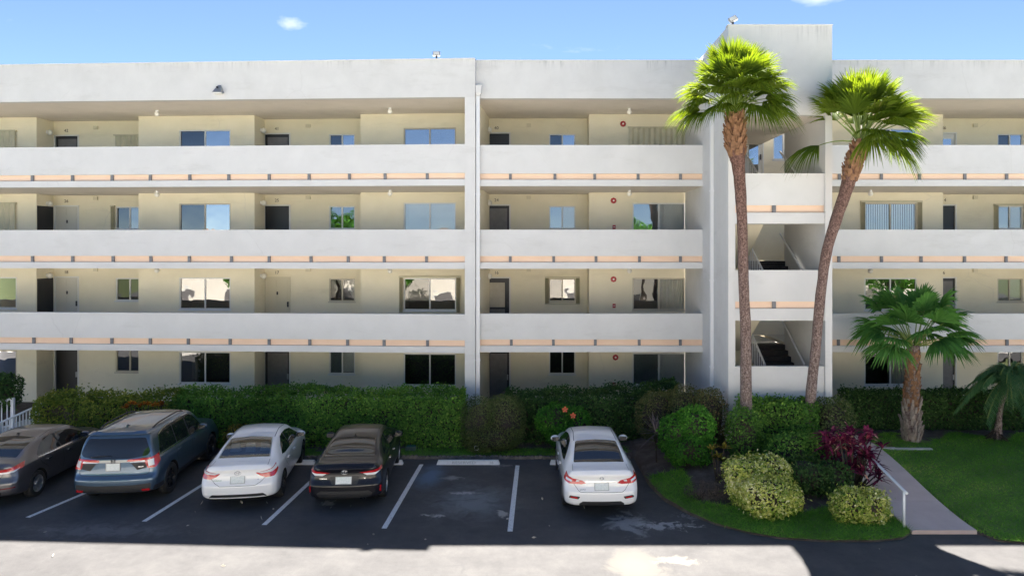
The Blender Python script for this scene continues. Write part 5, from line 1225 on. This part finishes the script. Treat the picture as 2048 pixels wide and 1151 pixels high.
# black sedan with trunk lip spoiler
PB = paint('black_car_paint', (.008,.008,.012), .0); bsdf(PB).inputs['Coat Weight'].default_value = .45; bsdf(PB).inputs['Specular IOR Level'].default_value = .25
S = sedan(4.63, 1.78, 1.435, 1.075, lip=.045); S['rim'] = ('rimsilver','ten'); S['hmat'] = 'chrome'
S['lamps'] = [('taillight',[(.09,.34,.885),(.22,.74,.935),(.40,.85,.955),(.34,.86,.895),(.18,.72,.865),(.09,.42,.865)],'lensred',.012), ('reverse_lamp',[(.10,.42,.868),(.19,.74,.868),(.27,.82,.885),(.17,.70,.815),(.11,.52,.815)],'lenswhite',.010)]
S['rearpanels'] = [('bumper_valance',[(-.56,.47),(.56,.47),(.66,.40),(.60,.30),(-.60,.30),(-.66,.40)],'blackplastic',.006,.03),('license_recess',[(-.36,.80),(.36,.80),(.30,.62),(-.30,.62)],'blackplastic',.003,.03),
   ('trunk_spoiler',[(-.60,1.035),(.60,1.035),(.64,1.005),(-.64,1.005)],'paint',.022,.01)]
S['rearseams'] = [([(-.64,.84),(-.46,.62),(.46,.62),(.64,.84)],.008)]; 
C = car('parked_car', 'black sedan with red tail lamps and twin round exhaust tips', S, rearpos(688,84.2), math.radians(4.5), PB)
plate(C, .02, .71, .36); emblem(C, 'ellipses', 0, .90, .075); badge(C, 'COROLLA', .50, .745, .034); badge(C, 'SE', -.47, .745, .034); fin(C, 1.62, PB)
for y in (-.38,-.47): MB().lathe([(.028,-.08),(.034,.0),(.030,.002),(.024,-.06)], 14, lambda a,b,z: (.10-z, y+a, .275+b)).build('exhaust_tip', M['chrome'], C['root'])
for sg in (-1,1): panel(C, 'reflector', [(dpt(.16,.80),.56),(dpt(.20,.82),.55),(dpt(.20,.82),.40),(dpt(.16,.80),.42)], 'dR' if sg < 0 else 'dL', M['lensred'], .010, .04, None, .02)

# white sedan by the island (wide red lamps, bumper reflectors)
S = sedan(4.63, 1.76, 1.495, 1.09, belt=.955); S['rim'] = ('rimsilver','ten'); S['hmat'] = 'body'; S['mirpaint'] = True
S['lamps'] = [('taillight',[(.09,.36,.80),(.11,.44,.86),(.18,.66,.905),(.36,.83,.985),(.34,.86,.85),(.17,.74,.775),(.10,.46,.775)],'lensred',.012), ('reverse_lamp',[(.10,.51,.86),(.12,.58,.875),(.12,.60,.83),(.10,.54,.835)],'lenswhite',.017), ('reverse_lamp',[(.14,.68,.86),(.26,.80,.90),(.25,.81,.855),(.15,.69,.82)],'lenswhite',.017)]
S['rearpanels'] = [('bumper_valance',[(-.52,.345),(-.44,.40),(.44,.40),(.52,.345),(.52,.28),(-.52,.28)],'blackplastic',.006,.02),('chrome_strip',[(-.36,.845),(.36,.845),(.38,.828),(-.38,.828)],'chrome',.012,.005)]
for sg in (-1,1): S['rearpanels'] += [('reflector_recess',[(sg*.50,.505),(sg*.74,.525),(sg*.76,.47),(sg*.54,.445)],'blackplastic',.006,.02),('reflector',[(sg*.55,.49),(sg*.71,.505),(sg*.72,.475),(sg*.57,.458)],'lensred',.012,.01)]
S['rearseams'] = [([(-.66,.80),(-.54,.64),(-.48,.605),(.48,.605),(.54,.64),(.66,.80)],.008)]; S['topseams'] = [([(.20,.66),(.58,.64)],.008),([(.20,-.66),(.58,-.64)],.008)]
C = car('parked_car', 'white sedan with wide red tail lamps parked alone beside the planting island', S, rearpos(1204,86.7), math.radians(1.5), paint('bright_white_car_paint', (.85,.85,.85)))
plate(C, 0, .725); emblem(C, 'ringbar', 0, .915, .055); badge(C, 'SENTRA', .44, .655, .034)

# grey coupe-roofed sedan at the left edge
PG = paint('grey_car_paint', (.16,.155,.165), .75, .30)
S = sedan(4.57, 1.80, 1.435, 1.07, roofx=2.1, tail=.50, rise=1.55); S['rim'] = ('rimsilver','five'); S['hmat'] = 'chrome'
S['lamps'] = [('taillight',[(.07,.30,.855),(.12,.50,.905),(.24,.74,.955),(.50,.86,1.0),(.42,.88,.90),(.20,.76,.83),(.08,.42,.825)],'lensred',.012), ('reverse_lamp',[(.08,.36,.838),(.20,.74,.862),(.34,.84,.90),(.22,.78,.83),(.10,.48,.812)],'lenswhite',.016)]
S['rearpanels'] = [('bumper_valance',[(-.60,.40),(.60,.40),(.55,.27),(-.55,.27)],'blackplastic',.006,.03)]
S['rearseams'] = [([(-.60,.82),(-.46,.58),(.46,.58),(.60,.82)],.008)]; S['sidetrim'] = [([(1.02,.955),(1.5,.945),(3.3*.987,.935)],.018,'chrome','belt_trim')]
bsdf(PG).inputs['Coat Weight'].default_value = .6
C = car('parked_car', 'dark grey sedan with long red tail lamps and five-spoke silver wheels', S, (-13.42,16.9,0), math.radians(4), PG)
plate(C, 0, .72); fin(C, 1.62, PG)
for sg in (-1,1): panel(C, 'reflector', [(dpt(.05,.42),.475),(dpt(.20,.80),.505),(dpt(.21,.81),.48),(dpt(.05,.42),.455)], 'dR' if sg < 0 else 'dL', M['lensdark'], .010, .04, None, .02)

# blue SUV
PS = paint('steel_blue_car_paint', (.070,.118,.180), .60, .28); W2 = .985
S = {'W2':W2,'x':[0,.04,.14,.26,.36,.60,1.2,2.1,2.82,3.42,3.75,4.4,4.80,4.95],
 'top':[1.12,1.20,1.42,1.62,1.715,1.745,1.775,1.785,1.74,1.38,1.20,1.14,1.02,.78], 'belt':[.92,.98,1.04,1.08,1.10,1.10,1.09,1.07,1.05,1.03,1.01,.95,.84,.62],
 'wt':[W2-.19,W2-.19,W2-.21,W2-.25,W2-.28,W2-.30,W2-.31,W2-.31,W2-.29,W2-.22,W2-.19,W2-.2,W2-.28,W2-.4], 'wb':[W2-.12,W2-.10,W2-.07,W2-.05,W2-.045,W2-.04,W2-.035,W2-.035,W2-.035,W2-.04,W2-.05,W2-.09,W2-.18,W2-.3],
 'wm':[W2-.05,W2-.035,W2-.015,W2-.005,W2,W2,W2,W2,W2,W2,W2,W2-.02,W2-.08,W2-.22], 'crown':[.05,.05,.055,.06,.06,.06,.06,.06,.06,.06,.06,.06,.08,.08],
 'rear':[(.25,.10),(.36,.02),(.46,.0),(.66,.0),(.72,.04),(.80,.075),(1.0,.085),(1.15,.085),(1.8,.07)], 'zb':.30, 'ax':(1.03,3.85), 'wr':.385, 'mirror':(3.0,1.17), 'rim':('rimblack','seven'), 'hmat':'body', 'rgproj':'rear',
 'rearglass':[(-.74,1.20),(-.80,1.28),(-.66,1.60),(.66,1.60),(.80,1.28),(.74,1.20),(.4,1.15),(-.4,1.15)], 'windshield':[(2.90,-.64),(3.58,-.74),(3.68,0),(3.58,.74),(2.90,.64),(2.84,0)],
 'sideglass':[[(.52,1.16),(.74,1.55),(1.05,1.62),(1.52,1.645),(1.52,1.15)],[(1.56,1.15),(1.56,1.645),(2.30,1.65),(2.36,1.135)],[(2.43,1.135),(2.37,1.65),(2.62,1.64),(2.90,1.54),(3.22,1.26),(3.28,1.12)]],
 'sideseams':[[(2.40,1.10),(2.40,.7),(2.36,.42)],[(3.36,1.08),(3.40,.7),(3.34,.42)],[(1.36,1.11),(1.36,.85),(1.48,.66)]], 'handles':[(1.56,.985),(2.62,.975)],
 'sidetrim':[([(.50,1.145),(.73,1.565),(1.05,1.64),(1.6,1.668),(2.3,1.672),(2.62,1.66)],.02,'chrome','window_trim'),([(.50,1.135),(1.5,1.128),(2.4,1.115),(3.28,1.10)],.022,'chrome','window_trim'),([(.15,.44),(.55,.44)],.10,'blackplastic','lower_cladding'),([(1.5,.40),(3.4,.40)],.12,'blackplastic','lower_cladding')],
 'lamps':[('taillight',[(.10,.30,1.10),(.10,.34,1.13),(.22,.78,1.15),(.42,.93,1.19),(.38,.96,1.02),(.24,.90,.90),(.16,.76,.905),(.15,.70,1.05),(.10,.40,1.065)],'lensred',.012),('reverse_lamp',[(.11,.36,1.075),(.17,.68,1.095),(.18,.69,1.06),(.11,.38,1.06)],'lenswhite',.018),('reverse_lamp',[(.18,.74,1.10),(.26,.85,1.11),(.26,.86,.96),(.19,.76,.95)],'lenswhite',.018)],
 'rearpanels':[('bumper_cladding',[(-.86,.56),(-.5,.535),(.5,.535),(.86,.56),(.86,.44),(.78,.37),(-.78,.37),(-.86,.44)],'blackplastic',.006,.03),('garnish',[(-.40,1.125),(.40,1.125),(.42,1.065),(-.42,1.065)],'metal',.010,.01),('spoiler',[(-.68,1.700),(.68,1.700),(.71,1.655),(-.71,1.655)],'paint',.05,.01)],
 'pillars':[[(1.50,1.15),(1.50,1.645),(1.58,1.645),(1.58,1.15)],[(2.34,1.135),(2.28,1.65),(2.39,1.65),(2.45,1.135)]],
 'rearseams':[([(-.80,1.2),(-.80,.80),(-.74,.755),(.74,.755),(.80,.80),(.80,1.2)],.009)]}
for sg in (-1,1): S['rearpanels'] += [('lower_garnish',[(sg*.40,1.045),(sg*.74,1.04),(sg*.74,.915),(sg*.54,.87)],'blackplastic',.006,.01),('reflector',[(sg*.66,.43),(sg*.84,.435),(sg*.84,.39),(sg*.68,.385)],'lensred',.02,.01)]
C = car('parked_suv', 'steel blue SUV with roof rails, black wheels and L-shaped tail lamps', S, rearpos(223,83.3), math.radians(5.5), PS)
plate(C, 0, .965, .31, .165); emblem(C, 'hmark', 0, 1.095, .06, 'darkmetal'); badge(C, 'PILOT', -.62, .945, .04); fin(C, .85, PS)
Mw = rear_frame(C, .30, 1.19, .02); MB().tube([tuple(Mw @ Vector((-.22,.0,.0))), tuple(Mw @ Vector((.0,.025,.012))), tuple(Mw @ Vector((.24,.03,.01)))], [.016,.011,.008], 6).build('wiper', M['blackplastic'], C['root'])
for sg in (-1,1):
    pts = []
    for x in np.linspace(.75,2.6,12):
        h, nn, _, _ = C['bvh'].ray_cast(Vector((x,sg*.63,4)), Vector((0,0,-1))); e = min(1, 4*min((x-.75),(2.6-x))/1.); pts.append((x, sg*.63, h.z+.012+.05*min(1,max(0,e))))
    MB().tube(pts, .019, 8).build('roof_rail', M['blackplastic'], C['root'], True)
# sunroof-like dark roof panels catch the light
# ================================================================== small things
# wheel stops
M['stop'] = mottled('white_concrete_paint', (.70,.71,.71), (.80,.80,.79), 9., .75)
M['fadedprint'] = mat('faded_grey_print', (.40,.41,.43), .8)
def wheel_stop(px, label, rz=0., txt=None):
    p = gp(px, 929); o = empty('wheel_stop', (p.x, p.y, 0), rz, label, 'wheel stop', 'wheel stops at the head of the parking spaces'); l = .91
    P = [(-l,0,0),(l,0,0),(l,.17,0),(-l,.17,0),(-l+.04,.035,.115),(l-.04,.035,.115),(l-.04,.135,.115),(-l+.04,.135,.115)]
    MB().add(P, [(3,2,1,0),(4,5,6,7),(0,1,5,4),(1,2,6,5),(2,3,7,6),(3,0,4,7)]).build('block', M['stop'], o)
    if txt:
        ang = math.atan2(.115,.035); Mx = Matrix.Translation((0,.0165,.058)) @ Matrix.Rotation(ang, 4, 'X')
        text_obj('lettering', 'RESERVED', .105, M['fadedprint'], o, Mx @ Matrix.Translation((-.12,0,.002)), .001, 1.45); text_obj('lettering', '16', .105, M['fadedprint'], o, Mx @ Matrix.Translation((.67,0,.002)), .001, 1.2)
wheel_stop(936, 'white concrete wheel stop lettered RESERVED in the empty parking space', 0, True)
wheel_stop(566, 'white wheel stop partly hidden beyond the white sedan beside the blue SUV')
wheel_stop(742, 'white wheel stop partly hidden beyond the black sedan')
wheel_stop(1163, 'white wheel stop partly hidden under the white sedan by the planting island')
# scalloped block edging
M['edge'] = mottled('edging_block', (.11,.095,.085), (.24,.215,.19), 6., .9)
ek = empty('block_edging', (-5,21.05,0), 0, 'row of small weathered scalloped edging blocks between asphalt and grass strip', 'edging')
mb = MB(); T = lambda x,y,d: (x, d, y)
mb.prism([(-.055,-.03),(.055,-.03),(.055,.07),(.03,.10),(-.03,.10),(-.055,.07)], -.045, .045, T)
me = bpy.data.meshes.new('brick'); me.from_pydata(mb.v, [], mb.f); fix_normals(me); me.materials.append(M['edge'])
x = -13.
while x < 7.8:
    o = bpy.data.objects.new('brick', me); COL.objects.link(o); o.parent = ek; o.location = (x, R.uniform(-.02,.02), R.uniform(-.025,.012)); o.rotation_euler = (R.uniform(-.1,.1), R.uniform(-.08,.08), R.uniform(-.12,.12)); x += .119
# handrail on the walkway
hr = empty('handrail', gz(1810,1053), 0, 'white tubular handrail with two posts along the pink walkway', 'handrail'); h0 = Vector(hr.location)
a = Vector((8.13,15.75,0)); b = Vector((8.25,18.0,0)); a.z = float(zg(a.x,a.y)); b.z = float(zg(b.x,b.y)); hr.location = a; up = Vector((0,0,.82))
MB().tube([(0,-.12,.80),tuple(up),tuple(b-a+up),tuple(b-a+up+Vector((0,.1,0)))], .032, 10).build('rail', M['rail'], hr, True)
MB().tube([(0,0,-.05),(0,0,.80)], .027, 10).build('post', M['rail'], hr, True); q = b-a; MB().tube([(q.x,q.y,q.z-.05),(q.x,q.y,q.z+.8)], .027, 10).build('post', M['rail'], hr, True)
# white picket railings and ramp at the left end
def picket(name, label, A, Bp, za, zb, n, h=.95):
    A, Bp = Vector(A), Vector(Bp); o = empty(name, (A.x,A.y,za), 0, label, 'railing'); d = Vector((Bp.x-A.x, Bp.y-A.y, zb-za))
    MB().tube([(0,0,h),tuple(d+Vector((0,0,h)))], .035, 8).build('top_rail', M['rail'], o); MB().tube([(0,0,.10),tuple(d+Vector((0,0,.10)))], .025, 8).build('bottom_rail', M['rail'], o)
    pm = MB().box(-.014,.014,-.014,.014,0,h-.12); me = bpy.data.meshes.new('picket'); me.from_pydata(pm.v, [], pm.f); me.materials.append(M['rail'])
    for i in range(1, n):
        c = bpy.data.objects.new('picket', me); COL.objects.link(c); c.parent = o; c.location = d*(i/n)+Vector((0,0,.11))
    for e in (Vector((0,0,0)), d):
        MB().box(e.x-.045,e.x+.045,e.y-.045,e.y+.045,e.z-.25,e.z+h+.02).build('post', M['rail'], o)
picket('white_railing', 'sloping white picket railing climbing to the hedge end of the ramp', (-16.15,21.3), (-15.55,22.6), .04, .44, 15)
picket('white_railing', 'white picket railing on the far side of the ramp under a leafy shrub', (-18.9,22.2), (-17.0,23.0), .05, .42, 14)
MB().add([(-18.9,20.9,.02),(-16.1,20.9,.02),(-15.5,23.6,.56),(-17.0,23.6,.56),(-18.9,20.9,-.1),(-16.1,20.9,-.1),(-15.5,23.6,-.1),(-17.0,23.6,-.1)], [(0,1,2,3),(0,1,5,4),(1,2,6,5),(2,3,7,6),(3,0,4,7)]).build('ramp', M['paleconcrete'])['kind'] = 'structure'
# landscape light, square stake light, dead branch, leaf litter
p = gz(822,900); o = empty('landscape_light', p, 0, 'dark green box-shaped landscape light on the grass strip', 'light'); M['darkgreen'] = mat('dark_green_enamel', (.02,.05,.04), .4)
MB().add([(-.15,-.09,0),(.15,-.09,0),(.13,.09,0),(-.13,.09,0),(-.17,-.05,.12),(.17,-.05,.12),(.14,.10,.12),(-.14,.10,.12)], [(3,2,1,0),(4,5,6,7),(0,1,5,4),(1,2,6,5),(2,3,7,6),(3,0,4,7)]).build('housing', M['darkgreen'], o)
MB().add([(-.15,-.04,.125),(.15,-.04,.125),(.125,.085,.14),(-.125,.085,.14)], [(0,1,2,3)]).build('lens', mat('green_lens', (.06,.16,.13), .15), o)
p = gz(953,905); o = empty('stake_light', p, 0, 'small square white-rimmed stake light at the foot of the olive shrub', 'light')
MB().tube([(0,0,-.05),(0,0,.10)], .012, 6).build('stake', M['darkmetal'], o); MB().box(-.055,.055,-.02,.02,.10,.21).build('housing', M['darkmetal'], o); mb = MB(); hood(mb, lambda u,v,z: (u,v,z), -.065, .065, 0, .09, .22, .016, -.03, .03); mb.build('rim', M['rail'], o)
p = gz(614,885); br = mat('bleached_wood', (.42,.36,.30), .8)
MB().tube([(0,0,0),(.05,.02,.22),(.10,.02,.5)], [.018,.014,.006], 6).tube([(.05,.02,.2),(-.06,.0,.28),(-.16,.0,.25)], [.012,.009,.004], 6).tube([(-.06,0,.28),(-.1,0,.36)], [.008,.003], 5).tube([(0,0,.0),(-.12,-.05,.01),(-.22,-.06,.01)], [.016,.012,.005], 6).build('dead_branch', br, loc=tuple(p))
tag(bpy.data.objects['dead_branch'], 'bleached forked dead branch standing in the grass before the long hedge', 'branch')
rg = np.random.default_rng(4); pp = []
for (px, py) in [(390,1022),(535,1007),(545,1017),(660,1017),(485,1007),(525,1040),(745,1068),(400,1010),(852,1077),(735,1087),(1170,1018),(1085,1000),(1063,1075),(1420,1086),(1760,1098),(1830,1150),(105,1114),(452,1131),(1150,880),(870,895),(1250,900),(1335,950),(1340,946),(1012,1037),(95,1062),(1255,985),(1100,1052),(700,1012),(372,1052)]:
    q = gp(px, py) if py > 925 else gz(px, py); pp.append((q.x, q.y, q.z+.012))
pp = np.array(pp); Vv, Ff = leaves(pp, np.tile([0,0,.15],(len(pp),1)), .11, .05, 5, 0, .8); Vv[:,2] = np.maximum(Vv[:,2], .006)
o = np_obj('fallen_leaves', Vv, Ff, mat('bleached_leaf', (.50,.44,.36), .8)); tag(o, 'bleached fallen leaves scattered over the parking lot', 'leaves', kind='stuff')

# ================================================================== across the lot, seen in the windows
M['pale_bounce'] = mottled('pale_bounce_concrete', (.48,.455,.42), (.56,.535,.50), .8, .85)
MB().add([(-50,-16,.006),(50,-16,.006),(50,12.9,.006),(-50,12.9,.006)], [(0,1,2,3)]).build('bounce_ground', M['pale_bounce'])['kind'] = 'structure'  # unseen pale ground sheet, added to bounce sunlight onto facade, hedges and cars
M['house'] = mottled('cream_house', (.78,.73,.65), (.84,.79,.72), .7, .85); M['tile'] = mottled('brown_roof', (.16,.11,.085), (.24,.17,.13), 2., .8)
for (hx0, hx1, lab) in ((-40,-6.5,'cream two-storey house across the lot behind the sedans'), (-4,34,'long cream two-storey house across the lot facing the stair tower')):
    o = empty('house', ((hx0+hx1)/2,-14,0), 0, lab, 'house'); w2 = (hx1-hx0)/2
    MB().box(-w2,w2,-5,3,-.05,6.6).build('wall', M['house'], o)  # wall height raised to bounce more sunlight at the apartment building
    MB().add([(-w2-.6,3.6,6.6),(w2+.6,3.6,6.6),(w2+.6,-5.7,6.6),(-w2-.6,-5.7,6.6),(-w2+3,-1,7.9),(w2-3,-1,7.9)], [(0,1,5,4),(2,3,4,5),(1,2,5),(3,0,4),(3,2,1,0)]).build('roof', M['tile'], o)
    for i in range(int(w2*2/5)):
        for zz in (1.,4.1):
            x = -w2+2.5+i*5; f = MB().box(x-.8,x+.8,3.002,3.05,zz,zz+1.3).build('window', M['frame'], o); MB().box(x-.72,x+.72,3.052,3.06,zz+.08,zz+1.22).build('pane', M['doorgrey'], f)
def broad_tree(x, y, h, r, seed, lab):
    o = empty('shade_tree', (x,y,0), 0, lab, 'tree', None); mb = MB(); mb.tube([(0,0,-.1),(.1,0,h*.3),(0,.1,h*.55)], [.25,.2,.15], 8); rg = np.random.default_rng(seed); P = []; Nn = []
    for k in range(7):
        a = k*.9; e = (math.cos(a)*r*.55, math.sin(a)*r*.55, h*rg.uniform(.55,.85)); mb.tube([(0,0,h*.4),e], [.12,.05], 6)
        n_ = 900; d = unit(rg.normal(size=(n_,3))); P.append(np.array(e)+d*r*.5*rg.uniform(.6,1.05,(n_,1))); Nn.append(d)
    mb.build('trunk', M['bark'], o); P = np.concatenate(P); cloud('crown', P, np.concatenate(Nn), .32, .2, LM['bright'], o, seed, None)
for i, (x, y, h, r, lab) in enumerate([(-22,-8,10.5,3.4,'broad green shade tree across the lot at the left house'), (-6,-8.5,11.5,3.4,'tall green shade tree across the lot between the two houses'), (9,-8,9.5,3.0,'green shade tree across the lot before the long house'), (22,-8,11,3.4,'green shade tree across the lot at the right end of the long house'), (-28,-6.5,6.5,3.,'added low spreading tree across the lot before the left end of a house'), (-15.5,-6.5,7,2.6,'added low round tree across the lot before the middle of a house'), (30.5,-6.5,6.5,3.,'added low spreading tree across the lot near the far end of the long house')]): broad_tree(x, y, h, r, 200+i, lab)  # the last three, low trees, are added to darken window reflections
